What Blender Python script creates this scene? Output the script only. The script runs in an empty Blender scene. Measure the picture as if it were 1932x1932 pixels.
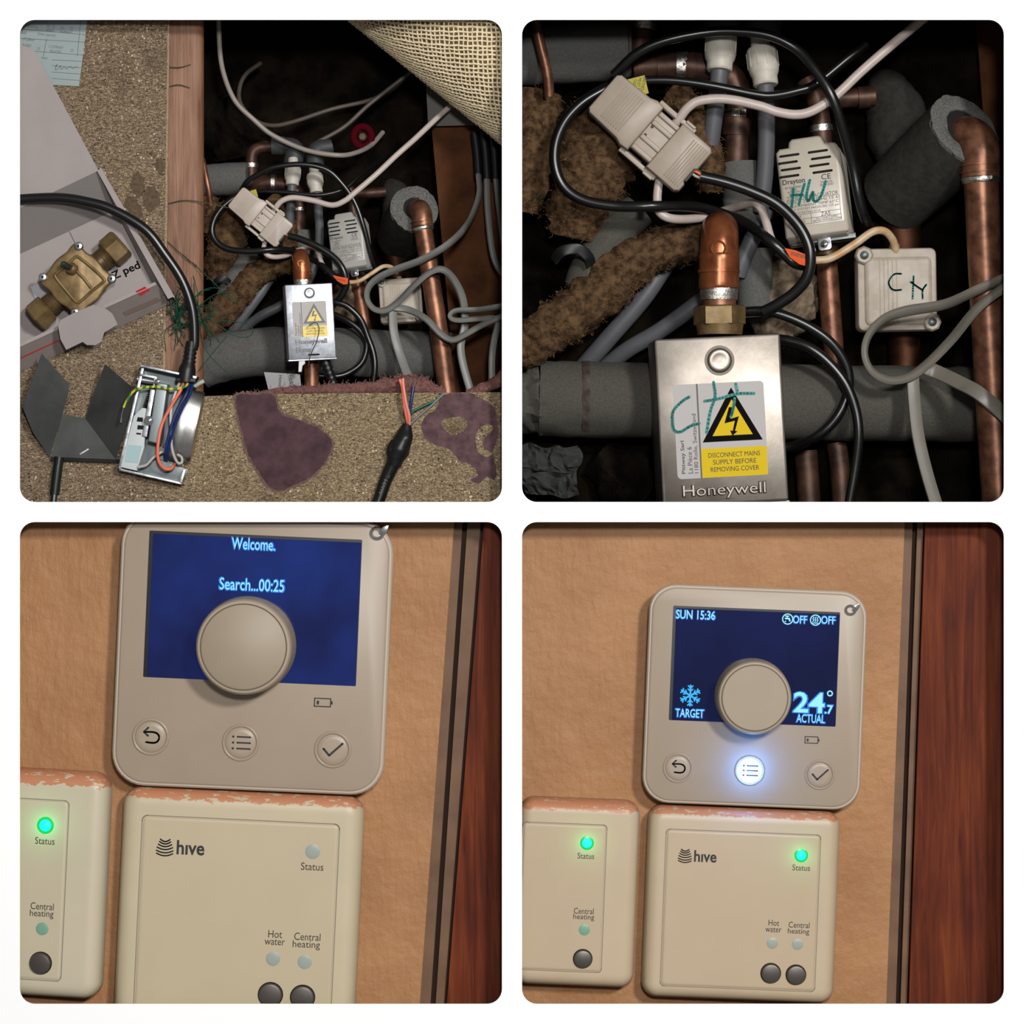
import bpy, bmesh, math, random
from mathutils import Vector, Matrix, noise
random.seed(7)
# ---------------------------------------------------------------- camera, light, exposure
# White border around the pictures, built as a wall with four niches; one photograph pixel is 1 mm on its face (Y = 0).
S = 0.001          # metres per pixel on the wall face
D = 6.0            # camera distance
ZC = 1.35          # height of the picture centre above the room floor
scn = bpy.context.scene
COL = scn.collection
cam = bpy.data.objects.new('camera', bpy.data.cameras.new('camera'))
cam.data.sensor_width = 36.0
cam.data.lens = 36.0 * D / (1932 * S)
cam.data.clip_end = 60
cam.location = (0, -D, ZC)
cam.rotation_euler = (math.pi / 2, 0, 0)
COL.objects.link(cam)
scn.camera = cam
world = bpy.data.worlds.new('room_light')
scn.world = world
world.use_nodes = True
world.node_tree.nodes['Background'].inputs[0].default_value = (1.0, 0.985, 0.96, 1)
world.node_tree.nodes['Background'].inputs[1].default_value = 0.19
def area(name, loc, aim, size, power, color):
    l = bpy.data.lights.new(name, 'AREA')
    l.shape = 'DISK'; l.size = size; l.energy = power; l.color = color
    o = bpy.data.objects.new(name, l)
    o.location = loc
    o.rotation_euler = (Vector(aim) - Vector(loc)).to_track_quat('-Z', 'Y').to_euler()
    COL.objects.link(o)
    return o
area('key_lamp', (3.4, -8.6, ZC + 2.9), (0, 0, ZC), 1.1, 650, (1.0, 0.985, 0.96))
area('front_lamp', (0.35, -6.6, ZC + 1.0), (0, 0, ZC), 0.5, 212, (1.0, 0.985, 0.97))
scn.view_settings.view_transform = 'Standard'
scn.view_settings.look = 'None'
scn.view_settings.exposure = 0.0
scn.view_settings.gamma = 1.0
scn.view_settings.use_curve_mapping = False
# ---------------------------------------------------------------- coordinates
def fac(d): return (D + d * S) / D
def P(px, py, d=0.0):
    f = fac(d)
    return Vector(((px - 966) * S * f, d * S, ZC + (966 - py) * S * f))
def lin(c):
    c = c / 255.0
    return c / 12.92 if c <= 0.04045 else ((c + 0.055) / 1.055) ** 2.4
LF = 1.12
def rgb(t, k=1.0):
    return tuple(min(1.0, max(0.0, lin(v) / LF * k)) for v in t) + (1.0,)
# ---------------------------------------------------------------- materials
MATS = {}
class N:
    """small node builder"""
    def __init__(s, name):
        s.m = bpy.data.materials.new(name); s.m.use_nodes = True
        s.t = s.m.node_tree; s.b = s.t.nodes['Principled BSDF']
        s._tc = None
    def node(s, typ, **kw):
        n = s.t.nodes.new(typ)
        for k, v in kw.items(): setattr(n, k, v)
        return n
    def link(s, a, b): s.t.links.new(a, b)
    def coord(s, scale=(1, 1, 1), rot=(0, 0, 0)):
        if s._tc is None: s._tc = s.node('ShaderNodeTexCoord')
        mp = s.node('ShaderNodeMapping')
        mp.inputs['Scale'].default_value = scale; mp.inputs['Rotation'].default_value = rot
        s.link(s._tc.outputs['Object'], mp.inputs['Vector'])
        return mp.outputs[0]
    def noise(s, scale, detail=3, rough=0.55, vec=None, dist=0):
        n = s.node('ShaderNodeTexNoise')
        n.inputs['Scale'].default_value = scale; n.inputs['Detail'].default_value = detail
        n.inputs['Roughness'].default_value = rough; n.inputs['Distortion'].default_value = dist
        s.link(vec if vec is not None else s.coord(), n.inputs['Vector'])
        return n.outputs['Fac']
    def ramp(s, fac, stops, interp='LINEAR'):
        r = s.node('ShaderNodeValToRGB'); r.color_ramp.interpolation = interp
        e = r.color_ramp.elements
        while len(e) < len(stops): e.new(0.5)
        for i, (p, c) in enumerate(stops):
            e[i].position = p; e[i].color = c
        s.link(fac, r.inputs[0]); return r.outputs[0]
    def mix(s, fac, a, b, mode='MIX'):
        n = s.node('ShaderNodeMix', data_type='RGBA', blend_type=mode)
        for idx, v in ((0, fac), (6, a), (7, b)):
            if hasattr(v, 'is_linked') or hasattr(v, 'links'): s.link(v, n.inputs[idx])
            else: n.inputs[idx].default_value = v
        return n.outputs[2]
    def math(s, op, a, b=0.0, c=0.0):
        n = s.node('ShaderNodeMath', operation=op)
        for i, v in enumerate((a, b, c)):
            if hasattr(v, 'links'): s.link(v, n.inputs[i])
            else: n.inputs[i].default_value = v
        return n.outputs[0]
    def bump(s, h, strength, dist=0.001):
        n = s.node('ShaderNodeBump'); n.inputs['Strength'].default_value = strength
        n.inputs['Distance'].default_value = dist
        s.link(h, n.inputs['Height']); s.link(n.outputs[0], s.b.inputs['Normal'])
    def color(s, c):
        if hasattr(c, 'links'): s.link(c, s.b.inputs['Base Color'])
        else: s.b.inputs['Base Color'].default_value = c
    def done(s, rough=0.5, metal=0.0, spec=0.5, coat=0.0):
        s.b.inputs['Roughness'].default_value = rough; s.b.inputs['Metallic'].default_value = metal
        s.b.inputs['Specular IOR Level'].default_value = spec
        s.b.inputs['Coat Weight'].default_value = coat
        s.b.inputs['Coat Roughness'].default_value = 0.12
        return s.m
def M(name, c, rough=0.5, metal=0.0, var=0.0, vs=60, bump=0.0, bs=200, spec=0.4, coat=0.0, c2=None):
    if name in MATS: return MATS[name]
    n = N(name)
    if c2 is not None or var:
        a = rgb(c2) if c2 is not None else rgb(c, 1 - var)
        b = rgb(c) if c2 is not None else rgb(c, 1 + var)
        n.color(n.ramp(n.noise(vs, 4), [(0.36, a), (0.64, b)]))
    else: n.color(rgb(c))
    if bump: n.bump(n.noise(bs, 4), bump, 0.002)
    MATS[name] = n.done(rough, metal, spec, coat)
    return MATS[name]
def EM(name, c, strength=1.0):
    if name in MATS: return MATS[name]
    n = N(name)
    n.color((0.01, 0.01, 0.01, 1))
    n.b.inputs['Emission Color'].default_value = tuple(lin(v) for v in c) + (1,)
    n.b.inputs['Emission Strength'].default_value = strength
    MATS[name] = n.done(0.25, 0, 0.3)
    return MATS[name]
# ---------------------------------------------------------------- geometry (vertices, faces)
def join(*gs):
    V = []; F = []
    for v, f in gs:
        o = len(V); V += list(v); F += [tuple(i + o for i in q) for q in f]
    return V, F
def xf(g, m): return [m @ Vector(v) for v in g[0]], g[1]
def shift(g, x=0, y=0, z=0): return [Vector((v[0] + x, v[1] + y, v[2] + z)) for v in g[0]], g[1]
def rrect(w, h, r, n=5, cx=0, cy=0):
    r = max(0.01, min(r, w / 2 - .01, h / 2 - .01)); o = []
    for sx, sy, a0 in ((1, 1, 0), (-1, 1, 90), (-1, -1, 180), (1, -1, 270)):
        for i in range(n + 1):
            a = math.radians(a0 + 90 * i / n)
            o.append((cx + sx * (w / 2 - r) + r * math.cos(a), cy + sy * (h / 2 - r) + r * math.sin(a)))
    return o
def circ(r, n=32, cx=0, cy=0, ry=None):
    return [(cx + r * math.cos(2 * math.pi * i / n), cy + (ry or r) * math.sin(2 * math.pi * i / n)) for i in range(n)]
def ccw(o):
    a = sum(o[i][0] * o[(i + 1) % len(o)][1] - o[(i + 1) % len(o)][0] * o[i][1] for i in range(len(o)))
    return list(o) if a > 0 else list(o)[::-1]
def inset(o, k):
    if abs(k) < 1e-9: return list(o)
    n = len(o); R = []
    for i in range(n):
        a = Vector(o[i - 1]); b = Vector(o[i]); c = Vector(o[(i + 1) % n])
        e1 = (b - a); e2 = (c - b)
        if e1.length < 1e-7: e1 = e2
        if e2.length < 1e-7: e2 = e1
        n1 = Vector((-e1.y, e1.x)).normalized(); n2 = Vector((-e2.y, e2.x)).normalized()
        m = n1 + n2
        m = m.normalized() if m.length > 1e-6 else n1
        q = max(0.35, m.dot(n1))
        p = b + m * (k / q); R.append((p.x, p.y))
    return R
def loft(o, prof, caps=(True, True)):
    """outline (x, y) swept along z; prof = [(inset, z), ...]"""
    o = ccw(o); n = len(o); V = []; F = []
    for k, z in prof:
        V += [Vector((x, y, z)) for x, y in inset(o, k)]
    for j in range(len(prof) - 1):
        for i in range(n):
            F.append((j * n + i, j * n + (i + 1) % n, (j + 1) * n + (i + 1) % n, (j + 1) * n + i))
    if caps[0]: F.append(tuple(range(n))[::-1])
    if caps[1]: F.append(tuple(range((len(prof) - 1) * n, len(prof) * n)))
    return V, F
def rrloft(w, h, r, prof, n=8, cx=0, cy=0):
    V = []; F = []; m = 4 * (n + 1)
    for k, z in prof: V += [Vector((x, y, z)) for x, y in rrect(w - 2 * k, h - 2 * k, max(r - k, 1.0), n, cx, cy)]
    for j in range(len(prof) - 1):
        for i in range(m): F.append((j * m + i, j * m + (i + 1) % m, (j + 1) * m + (i + 1) % m, (j + 1) * m + i))
    F.append(tuple(range(m))[::-1]); F.append(tuple(range((len(prof) - 1) * m, len(prof) * m)))
    return V, F
def bev(z0, z1, b, n=4):
    return [(0, z0)] + [(b * (1 - math.cos(math.pi / 2 * i / n)), z1 - b + b * math.sin(math.pi / 2 * i / n)) for i in range(n + 1)]
def slab(o, z0, z1, b=0.0): return loft(o, bev(z0, z1, b) if b else [(0, z0), (0, z1)])
def box(x0, x1, y0, y1, z0, z1, b=0.0, r=None):
    o = rrect(x1 - x0, y1 - y0, r if r else max(b, .01), 3 if (b or r) else 1, (x0 + x1) / 2, (y0 + y1) / 2)
    if not (b or r): o = [(x0, y0), (x1, y0), (x1, y1), (x0, y1)]
    return slab(o, z0, z1, b)
def lathe(prof, n=24, m=None):
    """prof [(r, z)] about z"""
    V = []; F = []
    for r, z in prof:
        V += [Vector((r * math.cos(2 * math.pi * i / n), r * math.sin(2 * math.pi * i / n), z)) for i in range(n)]
    for j in range(len(prof) - 1):
        for i in range(n):
            F.append((j * n + i, j * n + (i + 1) % n, (j + 1) * n + (i + 1) % n, (j + 1) * n + i))
    F.append(tuple(range(n))[::-1]); F.append(tuple(range((len(prof) - 1) * n, len(prof) * n)))
    return xf((V, F), m) if m is not None else (V, F)
def axis(a, b):
    """matrix whose z axis runs from a to b (unit scale), origin a"""
    a = Vector(a); b = Vector(b)
    q = (b - a).normalized().to_track_quat('Z', 'Y')
    return Matrix.Translation(a) @ q.to_matrix().to_4x4()
def catmull(pts, sub):
    pts = [Vector(p) for p in pts]
    if sub <= 1 or len(pts) < 3: return pts, [float(i) for i in range(len(pts))]
    o = []; tt = []
    for i in range(len(pts) - 1):
        p0 = pts[i - 1] if i else pts[0] * 2 - pts[1]
        p1, p2 = pts[i], pts[i + 1]
        p3 = pts[i + 2] if i + 2 < len(pts) else p2 * 2 - p1
        for k in range(sub):
            t = k / sub
            o.append(0.5 * ((2 * p1) + (p2 - p0) * t + (2 * p0 - 5 * p1 + 4 * p2 - p3) * t * t + (3 * p1 - p0 - 3 * p2 + p3) * t ** 3))
            tt.append(i + t)
    o.append(pts[-1]); tt.append(float(len(pts) - 1))
    return o, tt
def _at(v, t):
    if not isinstance(v, (list, tuple)): return v
    i = min(int(t), len(v) - 1); j = min(i + 1, len(v) - 1)
    return v[i] + (v[j] - v[i]) * (t - i)
def tube(pts, r, n=10, sub=6, closed=False, wob=0.0, wf=1.0):
    if closed: pts = list(pts) + [pts[0]]
    c, tt = catmull(pts, sub)
    if closed: c = c[:-1]; tt = tt[:-1]
    m = len(c); V = []; F = []; up = None
    for i in range(m):
        if closed: t = c[(i + 1) % m] - c[i - 1]
        else: t = c[min(i + 1, m - 1)] - c[max(i - 1, 0)]
        t = t.normalized() if t.length > 1e-12 else Vector((0, 0, 1))
        if up is None:
            up = t.cross(Vector((0, 1, 0)))
            if up.length < 1e-3: up = t.cross(Vector((1, 0, 0)))
        up = (up - t * up.dot(t)).normalized(); w = t.cross(up)
        rr = _at(r, tt[i])
        for k in range(n):
            a = 2 * math.pi * k / n
            q = (up * math.cos(a) + w * math.sin(a))
            R = rr
            if wob:
                p = (c[i] + q * rr) * wf
                R = rr * (1 + wob * (noise.noise(p) + 0.5 * noise.noise(p * 2.7)))
            V.append(c[i] + q * R)
    for j in range(m if closed else m - 1):
        for k in range(n):
            a = j * n; b = ((j + 1) % m) * n
            F.append((a + k, a + (k + 1) % n, b + (k + 1) % n, b + k))
    if not closed:
        F.append(tuple(range(n))[::-1]); F.append(tuple(range((m - 1) * n, m * n)))
    return V, F
def flatcable(pts, a, c, tw, sub=6, n=12):
    """pts world; half width a, half thickness c, tw = roll in degrees per control point (0 = flat to the viewer)"""
    q, tt = catmull(pts, sub); V = []; F = []; m = len(q)
    for i in range(m):
        t = (q[min(i + 1, m - 1)] - q[max(i - 1, 0)]).normalized()
        nn = Vector((0, -1, 0)); nn = nn - t * nn.dot(t)
        nn = nn.normalized() if nn.length > 1e-4 else Vector((1, 0, 0))
        b = t.cross(nn); w = math.radians(_at(tw, tt[i]))
        u = b * math.cos(w) + nn * math.sin(w); v = nn * math.cos(w) - b * math.sin(w)
        for k in range(n):
            g = 2 * math.pi * k / n; cs, sn = math.cos(g), math.sin(g)
            ex = abs(cs) ** 0.5 * (1 if cs >= 0 else -1); ey = abs(sn) ** 0.7 * (1 if sn >= 0 else -1)
            V.append(q[i] + u * a * ex + v * c * ey)
    for j in range(m - 1):
        for k in range(n):
            F.append((j * n + k, j * n + (k + 1) % n, (j + 1) * n + (k + 1) % n, (j + 1) * n + k))
    F.append(tuple(range(n))[::-1]); F.append(tuple(range((m - 1) * n, m * n)))
    return V, F
def stroke(pts, w, z=0.0, h=0.4, smooth=False, cap=True):
    """flat pen stroke in the local xy plane"""
    if smooth:
        pts = [(p.x, p.y) for p in catmull([Vector((x, y, 0)) for x, y in pts], 5)[0]]
    gs = []
    for i in range(len(pts) - 1):
        a = Vector(pts[i]); b = Vector(pts[i + 1]); t = b - a
        if t.length < 1e-6: continue
        t.normalize(); nn = Vector((-t.y, t.x)) * (w / 2)
        gs.append(slab([a - nn, b - nn, b + nn, a + nn], z, z + h))
    if cap:
        for p in pts: gs.append(slab(circ(w / 2, 10, p[0], p[1]), z, z + h))
    return join(*gs)
_txc = {}
def txt(s, cx, cy, w, h, z=0.0, ex=0.4, rot=0.0, bold=0.0, shear=0.0, align='CENTER', space=0.8, relief=0.0):
    """lettering fitted to a w x h box about (cx, cy); rot counter-clockwise in degrees"""
    key = (s, bold, shear, align, space, relief)
    if key not in _txc:
        c = bpy.data.curves.new('lettering', 'FONT'); c.body = s; c.size = 1.0; c.offset = bold; c.shear = shear
        c.align_x = align; c.resolution_u = 3; c.space_line = space
        if relief: c.extrude = 0.01; c.bevel_depth = relief; c.bevel_resolution = 1; c.offset = bold - relief * .5
        o = bpy.data.objects.new('lettering', c); COL.objects.link(o)
        bpy.context.view_layer.update()
        me = bpy.data.meshes.new_from_object(o)
        V = [v.co.copy() for v in me.vertices]; F = [tuple(p.vertices) for p in me.polygons]
        bpy.data.objects.remove(o); bpy.data.curves.remove(c); bpy.data.meshes.remove(me)
        x0 = min(v.x for v in V); x1 = max(v.x for v in V); y0 = min(v.y for v in V); y1 = max(v.y for v in V)
        _txc[key] = ([Vector(((v.x - x0) / (x1 - x0) - .5, (v.y - y0) / (y1 - y0) - .5, max(v.z, 0) / (relief + .01) if relief else 0)) for v in V], F)
    V, F = _txc[key]
    a = math.radians(rot); ca, sa = math.cos(a), math.sin(a)
    o = [Vector((cx + v.x * w * ca - v.y * h * sa, cy + v.x * w * sa + v.y * h * ca, z + (ex * v.z if relief else ex))) for v in V]
    return o, F
def fill2d(loops, z=0.0, ext=0.5):
    """flat shape with holes from closed outlines"""
    c = bpy.data.curves.new('shape', 'CURVE'); c.dimensions = '2D'; c.fill_mode = 'BOTH'; c.extrude = ext
    for lp in loops:
        s = c.splines.new('POLY'); s.points.add(len(lp) - 1); s.use_cyclic_u = True
        for i, p in enumerate(lp): s.points[i].co = (p[0], p[1], 0, 1)
    o = bpy.data.objects.new('shape', c); COL.objects.link(o)
    bpy.context.view_layer.update()
    me = bpy.data.meshes.new_from_object(o)
    V = [v.co + Vector((0, 0, z)) for v in me.vertices]; F = [tuple(p.vertices) for p in me.polygons]
    bpy.data.objects.remove(o); bpy.data.curves.remove(c); bpy.data.meshes.remove(me)
    return V, F
def prism(pts, th):
    """world polygon thickened along its normal"""
    p = [Vector(q) for q in pts]; n = Vector((0, 0, 0))
    for i in range(len(p)): n += (p[i] - p[0]).cross(p[(i + 1) % len(p)] - p[0])
    n.normalize()
    if n.y < 0: n = -n
    k = len(p); V = p + [q + n * th for q in p]
    F = [tuple(range(k)), tuple(range(k, 2 * k))[::-1]] + [(i, (i + 1) % k, k + (i + 1) % k, k + i) for i in range(k)]
    return V, F
def mesh(name, g, sharp=38, flat=False):
    V, F = g
    me = bpy.data.meshes.new(name)
    me.from_pydata([tuple(v) for v in V], [], F)
    bm = bmesh.new(); bm.from_mesh(me)
    bmesh.ops.recalc_face_normals(bm, faces=bm.faces)
    sa = math.radians(sharp)
    for f in bm.faces: f.smooth = not flat
    for e in bm.edges:
        if len(e.link_faces) != 2 or e.calc_face_angle(0.0) > sa: e.smooth = False
    bm.to_mesh(me); bm.free()
    return me
def tag(o, label=None, cat=None, group=None, kind=None):
    if label: o['label'] = label
    if cat: o['category'] = cat
    if group: o['group'] = group
    if kind: o['kind'] = kind
    return o
def solo(name, g, mat, label=None, cat=None, group=None, kind=None, flat=False, sharp=38):
    """one-mesh thing from world geometry, origin at its middle"""
    V, F = g
    lo = Vector([min(v[i] for v in V) for i in range(3)]); hi = Vector([max(v[i] for v in V) for i in range(3)])
    c = (lo + hi) / 2
    o = bpy.data.objects.new(name, mesh(name, ([v - c for v in V], F), sharp, flat))
    o.location = c; o.data.materials.append(mat); COL.objects.link(o)
    return tag(o, label, cat, group, kind)
class T:
    """a thing: an Empty with its parts; local x right, y up, z out of the wall, in photograph pixels"""
    def __init__(s, name, label, cat, px, py, d, rot=0.0, tx=0.0, ty=0.0, group=None, scale=1.0):
        s.o = bpy.data.objects.new(name, None); s.o.empty_display_size = 0.02
        s.px, s.py, s.rot, s.sc = px, py, math.radians(rot), scale
        s.k = S * fac(d) * scale
        s.m = (Matrix.Translation(P(px, py, d)) @ Matrix.Rotation(math.pi / 2, 4, 'X') @ Matrix.Rotation(-s.rot, 4, 'Z')
               @ Matrix.Rotation(math.radians(ty), 4, 'Y') @ Matrix.Rotation(math.radians(tx), 4, 'X'))
        s.o.matrix_world = s.m; s.mi = s.m.inverted()
        COL.objects.link(s.o); tag(s.o, label, cat, group)
    def loc(s, px, py):
        dx, dy = (px - s.px) / s.sc, (s.py - py) / s.sc
        c, n = math.cos(s.rot), math.sin(s.rot)
        return (dx * c - dy * n, dx * n + dy * c)
    def locs(s, pts): return [s.loc(*p) for p in pts]
    def add(s, name, g, mat, parent=None, label=None, kind=None, flat=False, sharp=38):
        o = bpy.data.objects.new(name, mesh(name, ([Vector(v) * s.k for v in g[0]], g[1]), sharp, flat))
        o.data.materials.append(mat); COL.objects.link(o); o.parent = parent or s.o
        return tag(o, label, None, None, kind)
    def addw(s, name, g, mat, parent=None, label=None, kind=None, flat=False, sharp=38):
        o = bpy.data.objects.new(name, mesh(name, ([s.mi @ Vector(v) for v in g[0]], g[1]), sharp, flat))
        o.data.materials.append(mat); COL.objects.link(o); o.parent = parent or s.o
        return tag(o, label, None, None, kind)
    def lamp(s, name, x, y, z, color, power, radius, parent=None):
        l = bpy.data.lights.new(name, 'POINT'); l.color = color; l.energy = power; l.shadow_soft_size = radius * s.k
        o = bpy.data.objects.new(name, l); o.location = Vector((x, y, z)) * s.k
        o.parent = parent or s.o; COL.objects.link(o)
        return o
def W(pts): return [P(*p) for p in pts]
def wtube(pts, r, n=10, sub=6, wob=0.0, wf=1.0):
    rr = [q * S * fac(p[2]) for q, p in zip(r, pts)] if isinstance(r, (list, tuple)) else r * S * fac(pts[0][2])
    return tube(W(pts), rr, n, sub, False, wob, wf)
def plane_d(px, py, A, B, C):
    (x1, y1, d1), (x2, y2, d2), (x3, y3, d3) = A, B, C
    det = (x2 - x1) * (y3 - y1) - (x3 - x1) * (y2 - y1)
    a = ((d2 - d1) * (y3 - y1) - (d3 - d1) * (y2 - y1)) / det
    b = ((x2 - x1) * (d3 - d1) - (x3 - x1) * (d2 - d1)) / det
    return d1 + a * (px - x1) + b * (py - y1)
def jag(pts, step=6, amp=2.0, seed=0):
    """closed outline with ragged edges"""
    o = []; rn = random.Random(seed); n = len(pts)
    for i in range(n):
        a = Vector(pts[i]); b = Vector(pts[(i + 1) % n]); L = (b - a).length; k = max(1, int(L / step))
        for j in range(k):
            p = a + (b - a) * (j / k)
            o.append((p.x + rn.uniform(-amp, amp), p.y + rn.uniform(-amp, amp)))
    return o
def smooth2(pts, sub=5):
    v = [Vector((x, y, 0)) for x, y in pts]
    c, _ = catmull(v[-2:] + v + v[:2], sub)
    c = c[2 * sub: (2 + len(v)) * sub]
    return [(p.x, p.y) for p in c]
# ================================================================ materials
WHITE = M('white_paint', (255, 255, 255), 0.9, spec=0.1)
DARKLINE = M('niche_black', (10, 9, 8), 1.0, spec=0.0)
COPPER = M('aged_copper', (132, 90, 67), 0.4, 0.55, c2=(88, 55, 40), vs=34, bump=0.05, bs=120)
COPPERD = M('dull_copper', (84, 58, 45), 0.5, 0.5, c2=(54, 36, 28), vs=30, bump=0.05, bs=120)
COPPERB = M('bright_copper', (150, 88, 54), 0.3, 0.6, c2=(112, 60, 34), vs=24, bump=0.04, bs=90)
SOLDER = M('solder', (205, 200, 192), 0.4, 1.0, var=0.3, vs=200, bump=0.5, bs=260)
BRASS = M('brass', (126, 104, 68), 0.45, 0.45, c2=(100, 80, 50), vs=40, bump=0.05, bs=220)
BRASSD = M('dull_brass', (96, 76, 48), 0.45, 0.45, c2=(70, 54, 34), vs=40)
STEEL = M('zinc_steel', (215, 218, 222), 0.3, 1.0, c2=(158, 162, 168), vs=90, bump=0.04, bs=160)
STEELZ = M('zinc_cover', (172, 176, 182), 0.36, 0.75, c2=(146, 150, 156), vs=70, bump=0.05, bs=160)
STEELW = M('warm_steel', (132, 125, 117), 0.38, 0.85, c2=(106, 100, 93), vs=10, bump=0.03, bs=160)
STEELD = M('dark_steel', (92, 98, 98), 0.42, 1.0, var=0.18, vs=20)
CHROME = M('chrome', (225, 225, 228), 0.12, 1.0)
BLACKP = M('black_rubber', (17, 17, 18), 0.42, spec=0.35)
BLACKC = M('black_cable', (15, 15, 15), 0.3, spec=0.45, bump=0.03, bs=60)
WHITEC = M('white_cable', (182, 168, 160), 0.38, var=0.05, vs=40)
WHITECD = M('shaded_white_cable', (78, 68, 62), 0.5, var=0.1, vs=40)  # dark copy of the white cable, void shade put into its colour
WHITECM = M('dimmed_white_cable', (136, 127, 120), 0.42, var=0.08, vs=40)  # dimmer copy of the white cable, painted for shade in the void
CREAMC = M('yellowed_cable', (192, 172, 142), 0.4, c2=(180, 140, 98), vs=50)
GREYC = M('grey_cable', (112, 112, 108), 0.42, var=0.05, vs=30)
GREYC2 = M('grey_cable_warm', (108, 103, 94), 0.42, var=0.05, vs=30)
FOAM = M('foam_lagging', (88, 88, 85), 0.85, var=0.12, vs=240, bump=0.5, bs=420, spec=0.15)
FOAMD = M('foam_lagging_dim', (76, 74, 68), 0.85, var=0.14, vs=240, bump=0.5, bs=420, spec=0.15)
FOAMCUT = M('cut_foam', (92, 92, 88), 0.7, var=0.6, vs=500, bump=1.0, bs=420, spec=0.4)
GREYPIPE = M('grey_plastic_pipe', (82, 83, 87), 0.5, var=0.06, vs=30)
GREYFIT = M('grey_fitting', (52, 54, 56), 0.55, var=0.06, vs=30)
OFFWHITE = M('offwhite_fitting', (182, 176, 164), 0.5, var=0.07, vs=60)
FELT = M('felt_lagging', (98, 76, 54), 1.0, c2=(52, 38, 26), vs=70, bump=1.0, bs=300, spec=0.05)
FELTF = M('felt_fibre', (140, 106, 72), 0.9, spec=0.1)
CONN = M('connector_plastic', (172, 160, 148), 0.42, var=0.04, vs=40, bump=0.04, bs=300)
CONN2 = M('connector_plastic_dim', (150, 137, 122), 0.42, var=0.04, vs=40, bump=0.04, bs=300)
CONNHOLE = M('connector_shadow_slot', (60, 52, 46), 0.7)
ACTW = M('actuator_plastic', (158, 156, 150), 0.34, var=0.03, vs=40)
ACTW2 = M('actuator_plastic_warm', (178, 170, 156), 0.32, var=0.03, vs=40)
JBOX = M('junction_plastic', (168, 158, 144), 0.5, c2=(152, 140, 124), vs=30, bump=0.06, bs=300)
INK = M('black_ink', (34, 32, 32), 0.6)
INKG = M('grey_ink', (84, 82, 78), 0.6)
MARKER = M('teal_marker', (0, 128, 122), 0.5)
SLOT = M('slot_black', (14, 13, 12), 0.9)
LABELW = M('label_white', (176, 172, 170), 0.6, spec=.15)
LABELY = M('label_yellow', (206, 176, 10), 0.6, spec=.15)
LABELY2 = M('label_yellow_pale', (226, 200, 96), 0.45)
LABELK = M('label_black', (14, 12, 10), 0.8, spec=.05)
LABELG = M('label_grey', (96, 96, 98), 0.5)
ORANGE = M('orange_tag', (206, 82, 34), 0.6, spec=.15)
YELTAG = M('yellow_tag', (158, 148, 36), 0.6)
PAPER = M('form_paper', (142, 155, 155), 0.8, var=0.03, vs=20)
PAPERW = M('white_paper', (150, 148, 150), 0.85, var=0.05, vs=30)
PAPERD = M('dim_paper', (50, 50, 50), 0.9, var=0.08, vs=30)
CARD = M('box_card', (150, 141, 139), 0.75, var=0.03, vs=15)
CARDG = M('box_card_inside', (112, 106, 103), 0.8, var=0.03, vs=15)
CARDE = M('box_print', (116, 106, 102), 0.75, var=0.05, vs=40)
RED = M('red_print', (178, 34, 40), 0.6)
REDW = M('red_handwheel', (66, 4, 16), 0.9, spec=.05)  # red lowered to carry the shade deep in the void
SOIL = M('void_dust_shaded', (26, 20, 14), 1.0, c2=(7, 6, 5), vs=22, bump=1.0, bs=120, spec=0.05)  # soil colour also carries the darkness of the void
SOILD = M('void_dark', (22, 18, 13), 1.0, c2=(7, 6, 5), vs=14, bump=0.8, bs=80, spec=0.0)  # void shade put into the soil colour here too
RUBBLE = M('pale_rubble', (134, 118, 100), 0.95, c2=(76, 62, 50), vs=40, bump=1.0, bs=90, spec=0.1)
BROWNWOOD = M('brown_board', (84, 50, 27), 0.8, c2=(58, 32, 16), vs=14, spec=.1)
GREENT = M('green_twine', (26, 74, 56), 0.6)
OLIVET = M('olive_thread', (62, 62, 40), 0.7)
WIREO = M('orange_wire', (226, 108, 84), 0.4)
WIREB = M('blue_wire', (22, 38, 92), 0.35)
WIREW = M('white_wire', (176, 172, 166), 0.4)
WIREG = M('grey_wire', (104, 106, 106), 0.45)
WIREK = M('green_wire', (20, 84, 62), 0.4)
TEAL = M('teal_plastic', (150, 176, 180), 0.45)
TEALW = M('pale_plastic', (182, 190, 190), 0.45)
CLEAR = M('milky_sleeve', (170, 176, 160), 0.35)
HIVEBTN = M('dark_grey_button', (88, 82, 78), 0.38, 0.6)
LEDOFF = M('led_lens_grey', (148, 156, 147), 0.4)
LEDTEAL = M('led_lens_teal', (112, 156, 132), 0.4)
SPRING = M('dark_spring', (70, 56, 44), 0.4, 1.0)
def yg_wire():
    n = N('yellow_green_wire')
    w = n.node('ShaderNodeTexWave', wave_type='BANDS'); w.inputs['Scale'].default_value = 26; w.inputs['Distortion'].default_value = 4
    n.link(n.coord((1, 0.3, 0.6)), w.inputs['Vector'])
    n.color(n.ramp(w.outputs['Fac'], [(0.45, rgb((60, 120, 50))), (0.55, rgb((206, 186, 60)))]))
    return n.done(0.4)
WIREYG = yg_wire()
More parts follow.
